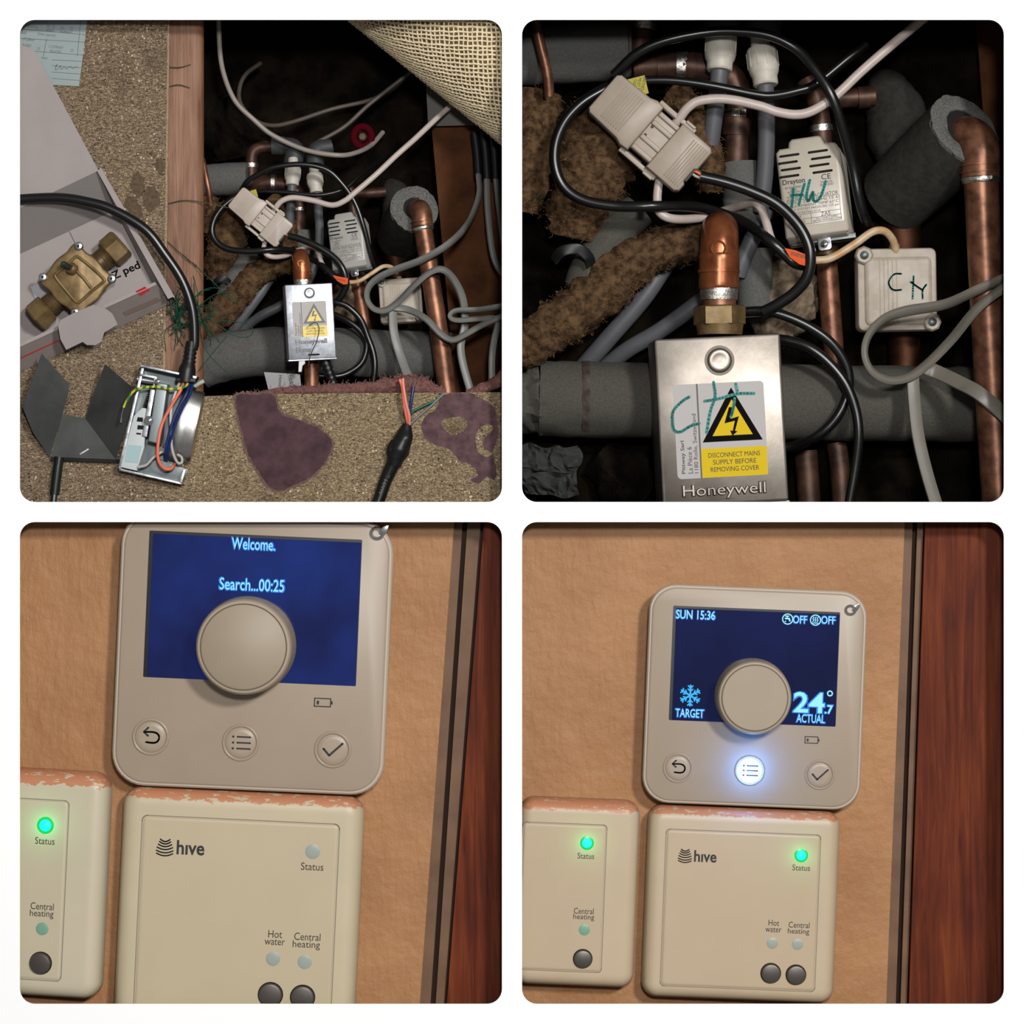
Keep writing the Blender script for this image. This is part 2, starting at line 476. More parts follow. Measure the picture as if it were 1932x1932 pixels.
def chipboard(name, tones, mottle):
    n = N(name)
    a = n.noise(380, 2, 0.6)
    f1 = n.noise(150, 2, 0.5, n.coord((1.0, 1, 3.2), (0, 0.6, 0)))
    f2 = n.noise(150, 2, 0.5, n.coord((1.0, 1, 3.2), (0, -0.7, 0)))
    m = n.math('MULTIPLY_ADD', n.math('MAXIMUM', f1, f2), 0.55, n.math('MULTIPLY', a, 0.5))
    base = n.ramp(m, [(0.40, rgb(tones[0])), (0.50, rgb(tones[1])), (0.58, rgb(tones[2])), (0.70, rgb(tones[3]))])
    v = n.node('ShaderNodeTexVoronoi'); v.inputs['Scale'].default_value = 110
    n.link(n.coord((1, 1, 1.3)), v.inputs['Vector'])
    spk = n.ramp(v.outputs['Distance'], [(0.16, (1, 1, 1, 1)), (0.26, (0, 0, 0, 1))])
    big = n.ramp(n.noise(30, 2), [(0.5, (0, 0, 0, 1)), (0.6, (1, 1, 1, 1))])
    sp = n.mix(1.0, spk, big, 'MULTIPLY')
    base = n.mix(sp, base, rgb((30, 22, 14)))
    w = n.node('ShaderNodeTexVoronoi'); w.inputs['Scale'].default_value = 130
    n.link(n.coord((1, 1, 0.7), (0, 0.5, 0.4)), w.inputs['Vector'])
    fl = n.mix(1.0, n.ramp(w.outputs['Distance'], [(0.14, (1, 1, 1, 1)), (0.24, (0, 0, 0, 1))]), n.ramp(n.noise(44, 2), [(0.54, (0, 0, 0, 1)), (0.6, (1, 1, 1, 1))]), 'MULTIPLY')
    base = n.mix(fl, base, rgb(tuple(min(255, c + 34) for c in tones[3])))
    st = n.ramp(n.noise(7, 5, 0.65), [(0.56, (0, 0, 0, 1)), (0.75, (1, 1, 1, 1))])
    base = n.mix(n.math('MULTIPLY', st, mottle), base, rgb((62, 46, 28)))  # mixes darker brown in at random noise patches
    n.color(base); n.bump(m, 0.25, 0.002)
    return n.done(0.75, 0, 0.25)
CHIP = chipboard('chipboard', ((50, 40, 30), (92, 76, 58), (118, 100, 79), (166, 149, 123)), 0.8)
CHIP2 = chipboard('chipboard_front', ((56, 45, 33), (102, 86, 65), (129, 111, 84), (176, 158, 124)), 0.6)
CHIPEDGE = M('chipboard_edge', (150, 128, 104), 0.85, var=0.3, vs=260, bump=0.5, bs=300)
def wood(name, c1, c2, c3, gs, rough=0.55, coat=0.0, knot=0.3, ax=(1, 1, 0.05), bump=0.15, spec=0.35):
    n = N(name)
    g = n.noise(gs, 5, 0.6, n.coord(ax), knot)
    g2 = n.noise(gs * 0.16, 3, 0.5, n.coord((1, 1, 0.35)))
    k = n.math('MULTIPLY_ADD', g2, 0.4, n.math('MULTIPLY', g, 0.6))
    n.color(n.ramp(k, [(0.34, rgb(c1)), (0.5, rgb(c2)), (0.66, rgb(c3))]))
    n.bump(g, bump, 0.002)
    return n.done(rough, 0, spec, coat)
JOIST = wood('joist_pine', (110, 62, 42), (146, 98, 74), (162, 116, 90), 90, knot=1.2)
JOISTR = wood('joist_pine_round', (92, 56, 38), (126, 88, 64), (148, 110, 86), 130, knot=2.2, ax=(1, 1, 0.035), bump=.5)
DOORW = wood('stained_door_wood', (56, 14, 2), (92, 34, 8), (118, 56, 22), 75, 0.6, 0.0, 0.9, bump=0.4, spec=0.15)
TRIMP = M('painted_trim', (112, 80, 54), 0.6, c2=(94, 64, 42), vs=12, bump=0.1, bs=60)
TRIMD = M('dark_trim_gap', (52, 30, 18), 0.8)
def plaster():
    n = N('peach_plaster')
    a = n.noise(26, 5, 0.55)
    b = n.noise(90, 3, 0.5, n.coord((1, 1, 0.25)))
    n.color(n.ramp(n.noise(5, 3), [(0.35, rgb((154, 108, 68))), (0.65, rgb((168, 122, 80)))]))
    n.bump(n.math('MULTIPLY_ADD', b, 0.35, a), 0.6, 0.008)
    return n.done(0.55, 0, 0.3)
PLASTER = plaster()
# ================================================================ the setting
def struct(name, g, mat, label=None): return solo(name, g, mat, label, None, None, 'structure')
def sheet(poly, d, th, extra=()):
    """flat board facing the viewer: outline in photograph pixels at depth d"""
    f = fac(d)
    loops = [[((x - 966) * S * f, (966 - y) * S * f) for x, y in lp] for lp in (poly,) + tuple(extra)]
    V, F = fill2d(loops, 0, th * S / 2)
    return [Vector((v.x, d * S + th * S / 2 - v.z, ZC + v.y)) for v in V], F
def px_rr(x0, y0, x1, y1, r): return rrect(x1 - x0, y1 - y0, r, 8, (x0 + x1) / 2, (y0 + y1) / 2)
HO = ((37.5, 37.5, 947, 947), (985, 37.5, 1894, 947), (37.5, 985, 947, 1894), (985, 985, 1894, 1894))
struct('border_wall', sheet([(-900, -384), (2832, -384), (2832, 2316), (-900, 2316)], 0, 3, tuple(px_rr(*h, 28) for h in HO)), WHITE,
       'white picture border built as a wall with four rounded square openings')
def wbox(x0, x1, y0, y1, z0, z1):
    V = [Vector((x, y, z)) for z in (z0, z1) for y in (y0, y1) for x in (x0, x1)]
    return V, [(0, 1, 3, 2), (4, 6, 7, 5), (0, 4, 5, 1), (2, 3, 7, 6), (0, 2, 6, 4), (1, 5, 7, 3)]
B0, B1 = 0.0036, 0.56
struct('light_block_back', wbox(-1.14, 1.14, B1, B1 + .02, ZC - 1.14, ZC + 1.14), DARKLINE)  # unseen box added around the niches to keep room light from leaking in
struct('light_block_left', wbox(-1.14, -1.12, B0, B1, ZC - 1.14, ZC + 1.14), DARKLINE)
struct('light_block_right', wbox(1.12, 1.14, B0, B1, ZC - 1.14, ZC + 1.14), DARKLINE)
struct('light_block_upper', wbox(-1.12, 1.12, B0, B1, ZC + 1.12, ZC + 1.14), DARKLINE)
struct('light_block_lower', wbox(-1.12, 1.12, B0, B1, ZC - 1.14, ZC - 1.12), DARKLINE)
struct('wall_centre', wbox(-0.003, 0.003, B0, B1, ZC - 1.12, ZC + 1.12), DARKLINE)
struct('wall_middle', join(wbox(-1.12, -0.003, B0, B1, ZC - .003, ZC + .003), wbox(0.003, 1.12, B0, B1, ZC - .003, ZC + .003)), DARKLINE)
# ---- lower niches: plastered wall beside a stained door frame
def door_side(tops, bots, x_end, tag_, ytop=972, ybot=1912):
    """tops / bots: x of the successive vertical edges at y = 985 and y = 1894"""
    def at(i, y): return tops[i] + (bots[i] - tops[i]) * (y - 985) / 909.0
    def strip(i, j, d, th):
        return sheet([(at(i, ytop), ytop), (at(j, ytop), ytop), (at(j, ybot), ybot), (at(i, ybot), ybot)], d, th)
    x_start = tag_[2]
    wall = struct(tag_[0], sheet([(x_start, ytop), (at(0, ytop), ytop), (at(0, ybot), ybot), (x_start, ybot)], 90, 30), PLASTER, tag_[3])
    struct('trim_1' + tag_[1], strip(0, 1, 100, 18), TRIMP, tag_[4])
    struct('trim_2' + tag_[1], strip(1, 2, 122, 6), TRIMD)
    struct('trim_3' + tag_[1], strip(2, 3, 97, 24), TRIMP)
    struct('trim_4' + tag_[1], strip(3, 4, 118, 6), TRIMD)
    f = [(at(4, ytop), ytop), (x_end[0], ytop), (x_end[1], ybot), (at(4, ybot), ybot)]
    return struct('door_' + tag_[5], sheet(f, 80, 40), DOORW, tag_[6])
door_side((857, 873, 882, 907, 913), (792, 812, 822, 838, 843), (962, 962),
          ('wall_lower_left', '', -40, 'peach plastered wall in the lower left opening', 'brown painted trim beside the plaster', '1',
           'dark red-brown stained door wood at the right of the lower left opening'))
door_side((1707, 1722, 1731, 1742, 1746), (1672, 1690, 1699, 1711, 1715), (1960, 1892),
          ('wall_lower_right', '_beside', 971, 'peach plastered wall in the lower right opening', 'brown painted trim beside the plaster', '2',
           'dark red-brown stained door wood at the right of the lower right opening'))
struct('trim_5', sheet([(1893, 972), (2000, 972), (2000, 1912), (1893, 1912)], 122, 6), DOORW)
# ---- upper left niche: chipboard floor, joist and the dark void
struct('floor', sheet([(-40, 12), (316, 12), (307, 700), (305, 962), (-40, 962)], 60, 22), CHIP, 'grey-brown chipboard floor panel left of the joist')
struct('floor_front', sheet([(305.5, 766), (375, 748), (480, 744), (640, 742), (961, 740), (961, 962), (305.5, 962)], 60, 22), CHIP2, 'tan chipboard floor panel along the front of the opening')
struct('trim_6', sheet([(316.3, 12), (320, 12), (312, 700), (310, 764), (307.5, 764), (307.3, 700)], 64, 16), CHIPEDGE, 'rough sawn chipboard edge beside the joist')
def upright(sec, x_off, y0, y1):
    """timber standing along the picture: cross section (px, depth) swept from y0 to y1, leaning by x_off px"""
    n = len(sec); V = [P(x + o, y, d) for y, o in ((y0, 0), (y1, x_off)) for x, d in sec]
    return V, [tuple(range(n)), tuple(range(n, 2 * n))[::-1]] + [(i, (i + 1) % n, n + (i + 1) % n, n + i) for i in range(n)]
struct('trim_7', upright([(300, 300), (300, 73), (344, 71), (347, 71.6), (350, 71), (366, 72), (374, 74), (380, 79), (384, 88), (385, 100), (385, 300)], -1, 6, 800), JOISTR, 'rough pine joist along the left side of the void')
struct('ground', sheet([(382, 8), (963, 8), (963, 962), (382, 962)], 430, 20), SOIL, 'dusty, shade-darkened ground at the bottom of the floor void')
struct('ground_below', sheet([(968, -30), (1980, -30), (1980, 962), (968, 962)], 400, 20), SOILD, 'dusty, shade-darkened bottom of the void in the upper right opening')
# ================================================================ lower niches: thermostats and receivers
THERM = M('thermostat_plastic', (158, 142, 124), 0.35, var=0.02, vs=12, spec=0.3)
THERME = M('thermostat_rim', (180, 166, 150), 0.35, spec=0.35)
DIALM = M('dial_plastic', (154, 139, 120), 0.5, var=0.02, vs=20)
SCRK = M('bezel_shade', (8, 8, 18), 0.3)
def blue_screen(name, a, b, scale):
    n = N(name)
    f = n.noise(scale, 3)
    n.color((0.004, 0.005, 0.012, 1))
    c = n.ramp(f, [(0.35, tuple(lin(v) for v in a) + (1,)), (0.7, tuple(lin(v) for v in b) + (1,))])
    n.link(c, n.b.inputs['Emission Color']); n.b.inputs['Emission Strength'].default_value = 1.0
    return n.done(0.1, 0, 0.2)
SCR1 = blue_screen('lcd_blue', (18, 24, 68), (24, 44, 112), 5)
SCR2 = blue_screen('lcd_navy', (12, 17, 52), (18, 26, 74), 5)
TXT1 = EM('lcd_text', (150, 232, 255), 1.1)
TXT2 = EM('lcd_text_halo', (10, 130, 235), 1.0)  # glowing blue outline painted as the halo around the letters
TXT3 = EM('lcd_icon', (50, 185, 255), 1.0)
BTNLIT = EM('lit_button', (235, 252, 255), 1.3)
LEDC = EM('led_core', (0, 240, 235), 1.2)
LEDG = EM('led_green', (0, 215, 80), 1.0)
def thermostat(label, cx, cy, w, h, rot, r, scr, dial, dr, btns, br, batt, emblem, ink, mode):
    t = T('smart_thermostat', label, 'thermostat', cx, cy, 90, rot)
    u = w / 510.0
    body = t.add('body', loft(rrect(w - 6 * u, h - 6 * u, r - 4 * u, 8), [(14 * u, 0), (4 * u, 8 * u), (0, 30), (0, 42)]), THERME)
    rim = t.add('rim', loft(rrect(w, h, r, 8), [(3, 40), (0, 42), (0, 50), (1.5 * u, 53), (4 * u, 55)]), THERME)
    sc = t.loc(*scr[0]); sw, sh = scr[1]
    f = 7 * u
    # front face with an opening for the screen
    ro = [(x, y) for x, y in rrect(w - 2 * f, h - 2 * f, r - f * .7, 8)]
    face = t.add('front_face', loft(ro, [(0, 50), (0, 56), (1.2, 57.2), (3.5, 58)]), THERM)
    # screen: dark bezel, left and top strips painted as recess shade; lit panel
    s1 = t.add('bezel_shade', slab(rrect(sw, sh, 2, 2, *sc), 57, 58.3), SCRK)
    ins = 5 * u
    s2 = t.add('screen', slab(rrect(sw - 1.6 * ins, sh - 1.2 * ins, 1, 2, sc[0] + ins * .6, sc[1] - ins * .5), 57, 58.6), SCR1 if mode == 1 else SCR2)
    # dial
    dx, dy = t.loc(*dial); zt = 58 + 78 * u
    g = lathe([(dr * 1.0, 57), (dr * 1.0, 64), (dr * .985, 72), (dr * .965, zt - 9), (dr * .95, zt - 4), (dr * .92, zt - 1), (dr * .87, zt - .5)], 64)
    dl = t.add('dial', shift(g, dx, dy), DIALM)
    gr = tube([Vector((dx + dr * .862 * math.cos(a), dy + dr * .862 * math.sin(a), zt - .6)) for a in [2 * math.pi * i / 48 for i in range(48)]], 1.4 * u, 6, 1, True)
    t.add('dial_groove', gr, M('dial_groove_brown', (104, 90, 74), 0.7), dl)
    t.add('dial_cap', shift(lathe([(dr * .85, zt - 2), (dr * .85, zt), (dr * .835, zt + 1)], 56), dx, dy), DIALM, dl)
    # buttons
    for i, (b, ic) in enumerate(zip(btns, ('back', 'menu', 'tick'))):
        x, y = t.loc(*b)
        lit = (mode == 2 and i == 1)
        ring = tube([Vector((x + br * math.cos(a), y + br * math.sin(a), 58.2)) for a in [2 * math.pi * k / 40 for k in range(40)]], 3.0 * u, 8, 1, True)
        bt = t.add('button', shift(lathe([(br * .9, 57), (br * .9, 58.6), (br * .82, 60.2), (br * .6, 60.6)], 40), x, y), BTNLIT if lit else THERM,
                   label='glowing white menu button' if lit else None)
        t.add('button_ring', ring, THERM, bt)
        q = br / 32.0
        if ic == 'back':
            g = join(stroke([(x - 11 * q, y + 9 * q), (x + 6 * q, y + 9 * q), (x + 14 * q, y + 5 * q), (x + 16 * q, y - 2 * q), (x + 12 * q, y - 9 * q), (x + 4 * q, y - 11 * q), (x - 8 * q, y - 10 * q)], 3.6 * q, 60.6, .4, True),
                     stroke([(x - 5 * q, y + 17 * q), (x - 13 * q, y + 9 * q), (x - 5 * q, y + 2 * q)], 3.6 * q, 60.6))
        elif ic == 'menu':
            g = join(*[join(stroke([(x - 6 * q, y + k * 11 * q), (x + 18 * q, y + k * 11 * q)], 3.0 * q, 60.6), slab(circ(2.3 * q, 10, x - 14 * q, y + k * 11 * q), 60.6, 61)) for k in (-1, 0, 1)])
        else:
            g = stroke([(x - 17 * q, y + 1 * q), (x - 6 * q, y - 11 * q), (x + 18 * q, y + 12 * q)], 4.0 * q, 60.6)
        t.add('icon', g, INK, bt)
        if lit: t.lamp('button_glow', x, y, 60.6 + 40 * u, (0.06, 0.28, 1.0), 0.5, 8, bt)
    bx_, by_ = t.loc(*batt)
    bw, bh = 34 * u, 15 * u
    t.add('battery_symbol', join(stroke([(bx_ - bw / 2, by_ - bh / 2), (bx_ + bw / 2 - 4 * u, by_ - bh / 2), (bx_ + bw / 2 - 4 * u, by_ + bh / 2), (bx_ - bw / 2, by_ + bh / 2), (bx_ - bw / 2, by_ - bh / 2)], 2 * u, 58),
                                 box(bx_ + bw / 2 - 3 * u, bx_ + bw / 2, by_ - 3 * u, by_ + 3 * u, 58, 58.4), box(bx_ - bw / 2 + 4 * u, bx_ - bw / 2 + 8.5 * u, by_ - 4 * u, by_ + 3 * u, 58, 58.4)), INK)
    ex, ey = t.loc(*emblem)
    q = u
    em = tube([Vector((ex - 2 * q + 11 * q * math.cos(a), ey - 3 * q + 10 * q * math.sin(a), 59.5)) for a in [2 * math.pi * k / 24 for k in range(24)]], 3.4 * q, 8, 1, True)
    leaf = slab([(ex + 2 * q, ey - 4 * q), (ex + 13 * q, ey - 5 * q), (ex + 18 * q, ey + 3 * q), (ex + 20 * q, ey + 14 * q), (ex + 9 * q, ey + 11 * q), (ex + 3 * q, ey + 5 * q)], 58, 61.5, 1.2)
    t.add('emblem', join(em, leaf), CHROME, label='small chrome ring and leaf emblem')
    return t, s2, u
def screen_text(t, s2, items, soft=1.0):
    """items: (text, px, py, w, h, bold)"""
    for s, px, py, w, h, bold in items:
        x, y = t.loc(px, py)
        t.add('screen_text', txt(s, x, y, w, h, 58.6, .5, bold=bold), TXT1, s2)
        t.add('screen_text_halo', txt(s, x, y, w + 5 * soft, h + 4 * soft, 58.6, .25, bold=bold + 0.045), TXT2, s2)
tA, sA, u = thermostat('white square wall thermostat with blue screen reading Welcome and Search', 481, 1230, 510, 514, 2.5, 62,
    ((481.5, 1146), (398, 274)), (471, 1215), 92, ((291, 1386), (459, 1397), (631, 1410)), 32, (614, 1322), (716, 1003), INK, 1)
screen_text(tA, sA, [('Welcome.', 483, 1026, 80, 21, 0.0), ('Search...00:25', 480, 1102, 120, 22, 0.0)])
tB, sB, u = thermostat('white square wall thermostat with navy screen reading 24.7 and lit menu button', 1420, 1312, 408, 410, 2.3, 50,
    ((1419, 1254), (312, 214)), (1415, 1310), 71, ((1276, 1444), (1410, 1449), (1541, 1457)), 26, (1527, 1392), (1600, 1147), INK, 2)
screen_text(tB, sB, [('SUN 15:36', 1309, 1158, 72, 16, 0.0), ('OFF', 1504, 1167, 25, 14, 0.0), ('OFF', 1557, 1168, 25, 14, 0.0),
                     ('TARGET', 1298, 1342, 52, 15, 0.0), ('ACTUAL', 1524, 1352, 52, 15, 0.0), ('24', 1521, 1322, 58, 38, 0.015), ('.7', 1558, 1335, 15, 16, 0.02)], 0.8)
def icons(t, s2):
    x, y = t.loc(1299, 1309); g = []
    for k in range(6):
        a = math.pi / 6 + k * math.pi / 3; c, n_ = math.cos(a), math.sin(a)
        g.append(stroke([(x, y), (x + 19 * c, y + 19 * n_)], 3.2, 58.8, .3))
        for s in (-1, 1):
            for rr in (8, 14):
                b = a + s * .8
                g.append(stroke([(x + rr * c, y + rr * n_), (x + rr * c + 6 * math.cos(b), y + rr * n_ + 6 * math.sin(b))], 2.4, 58.8, .3))
    t.add('snowflake_symbol', join(*g), TXT3, s2)
    g = []
    for (px, py) in ((1481, 1166), (1533, 1168)):
        x, y = t.loc(px, py)
        g.append(stroke([(x + 9.5 * math.cos(2 * math.pi * k / 24), y + 9.5 * math.sin(2 * math.pi * k / 24)) for k in range(25)], 2.0, 58.8, .3, cap=False))
        if px < 1500:
            g += [stroke([(x - 4, y + 1), (x + 3, y + 1), (x + 4, y - 3)], 3, 58.8, .3), stroke([(x - 1, y + 1), (x - 1, y + 5)], 2, 58.8, .3), stroke([(x - 4, y + 5.5), (x + 2, y + 5.5)], 2, 58.8, .3), slab(circ(1.3, 8, x - 4, y - 4.5), 58.8, 59.1)]
        else:
            for k in (-4, 0, 4): g.append(stroke([(x + k - 1, y - 3), (x + k + 1, y), (x + k - 1, y + 2), (x + k + 1, y + 6)], 1.5, 58.8, .3))
            g.append(stroke([(x - 5, y - 5.5), (x + 5, y - 5.5)], 1.6, 58.8, .3))
    x, y = t.loc(1560, 1305)
    g.append(stroke([(x + 4.5 * math.cos(2 * math.pi * k / 16), y + 4.5 * math.sin(2 * math.pi * k / 16)) for k in range(17)], 2.4, 58.8, .3, cap=False))
    t.add('degree_sign', g.pop(), TXT1, s2)
    t.add('heating_symbol', join(*g[5:]), TXT1, s2)
    t.add('tap_symbol', join(*g[:5]), TXT1, s2)
icons(tB, sB)
# ---------------------------------------------------------------- receiver boxes
def receiver_mat(name, c, top, amp, k):
    """cream plastic with peach wall paint smeared along the top edge"""
    n = N(name)
    tc = n.node('ShaderNodeTexCoord'); sp = n.node('ShaderNodeSeparateXYZ')
    n.link(tc.outputs['Object'], sp.inputs[0])
    nz = n.noise(55, 4, 0.6); nf = n.noise(150, 3, 0.6, n.coord((1, 0.6, 1)))
    edge = n.math('MULTIPLY_ADD', nz, -amp, n.math('MULTIPLY_ADD', nf, -amp * .5, top + amp * .75))
    paint = n.math('GREATER_THAN', sp.outputs[1], edge)
    chip = n.math('LESS_THAN', n.noise(95, 3, 0.6, n.coord((0.5, 1.6, 1))), 0.6)
    n.color(n.mix(n.math('MULTIPLY', paint, chip), n.ramp(n.noise(9, 3), [(0.35, rgb(c, .97)), (0.65, rgb(c, 1.03))]), rgb((184, 124, 90))))
    return n.done(0.42, 0, 0.4)
def receiver(label, cx, cy, w, h, rot, ty, panel, c, smear, d=90):
    t = T('heating_receiver', label, 'receiver', cx, cy, d, rot, 0, ty)
    u = h / 455.0
    m = receiver_mat('receiver_cream', c, h / 2 * t.k - smear * t.k, smear * t.k * 1.1, t.k)
    t.add('body', rrloft(w, h, 36 * u, [(3 * u, 0), (0, 8), (0, 34), (2 * u, 42), (5 * u, 49), (10 * u, 55), (18 * u, 59.5), (26 * u, 61), (34 * u, 61)]), m)
    px0, py0, px1, py1 = panel
    g = loft(rrect(px1 - px0, py1 - py0, 10 * u, 5, (px0 + px1) / 2, (py0 + py1) / 2), [(0, 60), (0, 60.4), (1.6 * u, 60.4), (2.4 * u, 62.2), (4 * u, 63), (8 * u, 63)])
    fp = t.add('front_panel', g, M('receiver_panel' + str(c), (c[0] - 4, c[1] - 5, c[2] - 6), 0.45, var=0.015, vs=12))
    sl = stroke([(x, y) for x, y in rrect(px1 - px0 + 1, py1 - py0 + 1, 10 * u, 5, (px0 + px1) / 2, (py0 + py1) / 2)] + [(px1 + .5, py1 - 10 * u)], 1.8 * u, 61.2, .3)
    t.add('panel_seam', sl, M('seam_shade_grey', (132, 124, 108), 0.8), fp)
    return t, fp, u
def led(t, px, py, r, mat, name='indicator_lens', lit=False, pw=0.03):
    x, y = t.loc(px, py)
    o = t.add(name, shift(lathe([(r, 62.5), (r, 63.4), (r * .8, 64), (r * .4, 64.3)], 24), x, y), LEDG if lit else mat, label='glowing green status light' if lit else None)
    if lit:
        t.add('lens_core', shift(lathe([(r * .72, 64), (r * .7, 64.6), (r * .4, 64.9)], 24), x, y), LEDC, o)
        t.lamp('status_glow', x, y, 64 + r * 1.5, (0.05, 1.0, 0.35), pw * (r / 13) ** 2, r * .3, o)
    return o
def pushbtn(t, px, py, r):
    x, y = t.loc(px, py)
    o = t.add('push_button', shift(lathe([(r * .98, 62), (r * .98, 68), (r * .9, 71), (r * .78, 71.6)], 36), x, y), HIVEBTN)
    t.add('button_gap', shift(lathe([(r * 1.08, 62), (r * 1.08, 63.2)], 36), x, y), SLOT, o)
def words(t, fp, items):
    for s, px, py, w, h, b in items: t.add('lettering', txt(s, *t.loc(px, py), w, h, 63, .3, bold=b), INK, fp)
def hive_logo(t, fp, px, py, k, tpx, tpy, tw, th):
    x, y = t.loc(px, py); g = []
    for i, (wd, yy) in enumerate(((9, 13), (10.5, 8.5), (12.5, 3.5), (14.5, -2), (15.5, -8), (15, -13.5))):
        g.append(stroke([(x + wd * k * s, y + (yy - 4.2 * (1 - s * s) + 1) * k) for s in [-1 + 2 * j / 8 for j in range(9)]], 2.6 * k, 63, .3))
    g.append(txt('h\u0131ve', *t.loc(tpx, tpy), tw, th, 63, .3, bold=0.022))
    t.add('logo', join(*g), INK, fp)
CR = (188, 174, 146)
r1, f1, u = receiver('cream receiver box under the Welcome thermostat, two dark buttons, all lights off', 454, 1715, 452, 452, 2.7, 0, (-186, -198, 182, 174), CR, 20)
hive_logo(r1, f1, 318, 1591, 1.0, 366, 1593, 52, 27)
words(r1, f1, [('Status', 593, 1628, 42, 14, 0), ('Hot', 524, 1754, 26, 14, 0), ('water', 523, 1769, 38, 11, 0), ('Central', 584, 1759, 49, 14, 0), ('heating', 582, 1775, 51, 17, 0)])
led(r1, 594, 1600, 14, LEDOFF); led(r1, 520, 1800, 13.5, LEDOFF); led(r1, 579, 1806, 13.5, LEDOFF)
pushbtn(r1, 515, 1867, 22); pushbtn(r1, 575, 1872, 22)
CL = (190, 180, 156)
r2, f2, u = receiver('cream receiver box cut off at the left edge beside the Welcome thermostat, green status light', 62, 1660, 292, 424, 2.7, -5, (-130, -178, 76, 158), CL, 26, 88)
words(r2, f2, [('Status', 100, 1580, 37, 13, 0), ('Central', 95, 1702, 44, 13, 0), ('heating', 94, 1717, 45, 16, 0)])
led(r2, 101, 1551, 16, LEDOFF, 'status_light', True); led(r2, 95, 1744, 12, LEDTEAL); pushbtn(r2, 92, 1808, 20)
CR4 = (184, 165, 138)
r3, f3, u = receiver('cream receiver box under the 24.7 thermostat, two dark buttons and green status light', 1395, 1701, 360, 360, 2.3, 0, (-146, -155, 142, 137), CR4, 15)
hive_logo(r3, f3, 1289, 1607, .8, 1327, 1609, 42, 22)
words(r3, f3, [('Status', 1506, 1630, 33, 11, 0), ('Hot', 1455, 1733, 20, 11, 0), ('water', 1454, 1746, 30, 9, 0), ('Central', 1502, 1737, 39, 11, 0), ('heating', 1501, 1750, 40, 13, 0)])
led(r3, 1506, 1607, 13, LEDOFF, 'status_light', True, 0.03); led(r3, 1452, 1771, 10.5, LEDOFF); led(r3, 1499, 1773, 10.5, LEDOFF)
pushbtn(r3, 1449, 1827, 18); pushbtn(r3, 1496, 1830, 18)
r4, f4, u = receiver('cream receiver box cut off at the left edge beside the 24.7 thermostat', 1087, 1679, 226, 350, 2.3, 0, (-105, -145, 51, 130), CR4, 20, 88)
words(r4, f4, [('Status', 1104, 1608, 31, 11, 0), ('Central', 1100, 1711, 37, 11, 0), ('heating', 1100, 1723, 39, 13, 0)])
led(r4, 1106, 1584, 13, LEDOFF, 'status_light', True, 0.03); led(r4, 1101, 1746, 10.5, LEDTEAL); pushbtn(r4, 1098, 1800, 17)
# ================================================================ things that appear in both upper niches
def connector(label, cx, cy, d, rot, sc, CONN, tilt=(0, 0)):
    """pluggable cable connector; local x runs from the upper left plug to the lower right plug"""
    t = T('cable_connector', label, 'connector', cx, cy, d, rot, tilt[0], tilt[1], None, sc)
    lo = 18
    a = [(-116, -40), (-109, -47), (-40, -50), (-26, -55), (-8, -53), (-8, 53), (-26, 55), (-40, 50), (-109, 47), (-116, 40)]
    p1 = t.add('plug_half', loft(a, [(2, -lo), (0, -lo + 3), (0, 11), (2, 16), (6, 18)]), CONN)
    b = [(38, -54), (108, -54), (116, -47), (116, -32), (110, -26), (110, 0), (116, 6), (116, 47), (108, 54), (38, 54)]
    p2 = t.add('socket_half', loft(b, [(2, -lo), (0, -lo + 3), (0, 12), (2, 17), (6, 19)]), CONN)
    t.add('middle_body', box(-14, 44, -44, 44, -lo + 2, 4, 2), CONN)
    for y in (-38, -14, 20, 40): t.add('rib', box(-8, 40, y - 5, y + 5, 2, 9, 2.5), CONN)
    for y in (-8, 12): t.add('slot', slab(circ(3.2, 10, -2, y), 4, 4.5), CONNHOLE)
    for k in range(8): t.add('grip_ridge', box(-88 + k * 6, -85.5 + k * 6, -38, 38, 17, 20.5, 1), CONN, p1)
    for k in range(7): t.add('grip_ridge', box(74 + k * 5.5, 76.3 + k * 5.5, -44, 44, 18, 21.5, 1), CONN, p2)
    for s in (-1, 1):
        t.add('latch', box(-22, 66, s * 58 - 5, s * 58 + 5, -12, 0, 2), CONN)
        t.add('latch_gap', box(-6, 26, s * 52.5 - 1.6, s * 52.5 + 1.6, -6, -1), CONNHOLE)
        t.add('latch_hook', box(40, 62, s * 63 - 3, s * 63 + 3, -10, 3, 1.5), CONN)
    t.add('wire_entry', slab(rrect(5, 24, 2, 3, 112, -13), -12, 8), CONNHOLE)
    return t
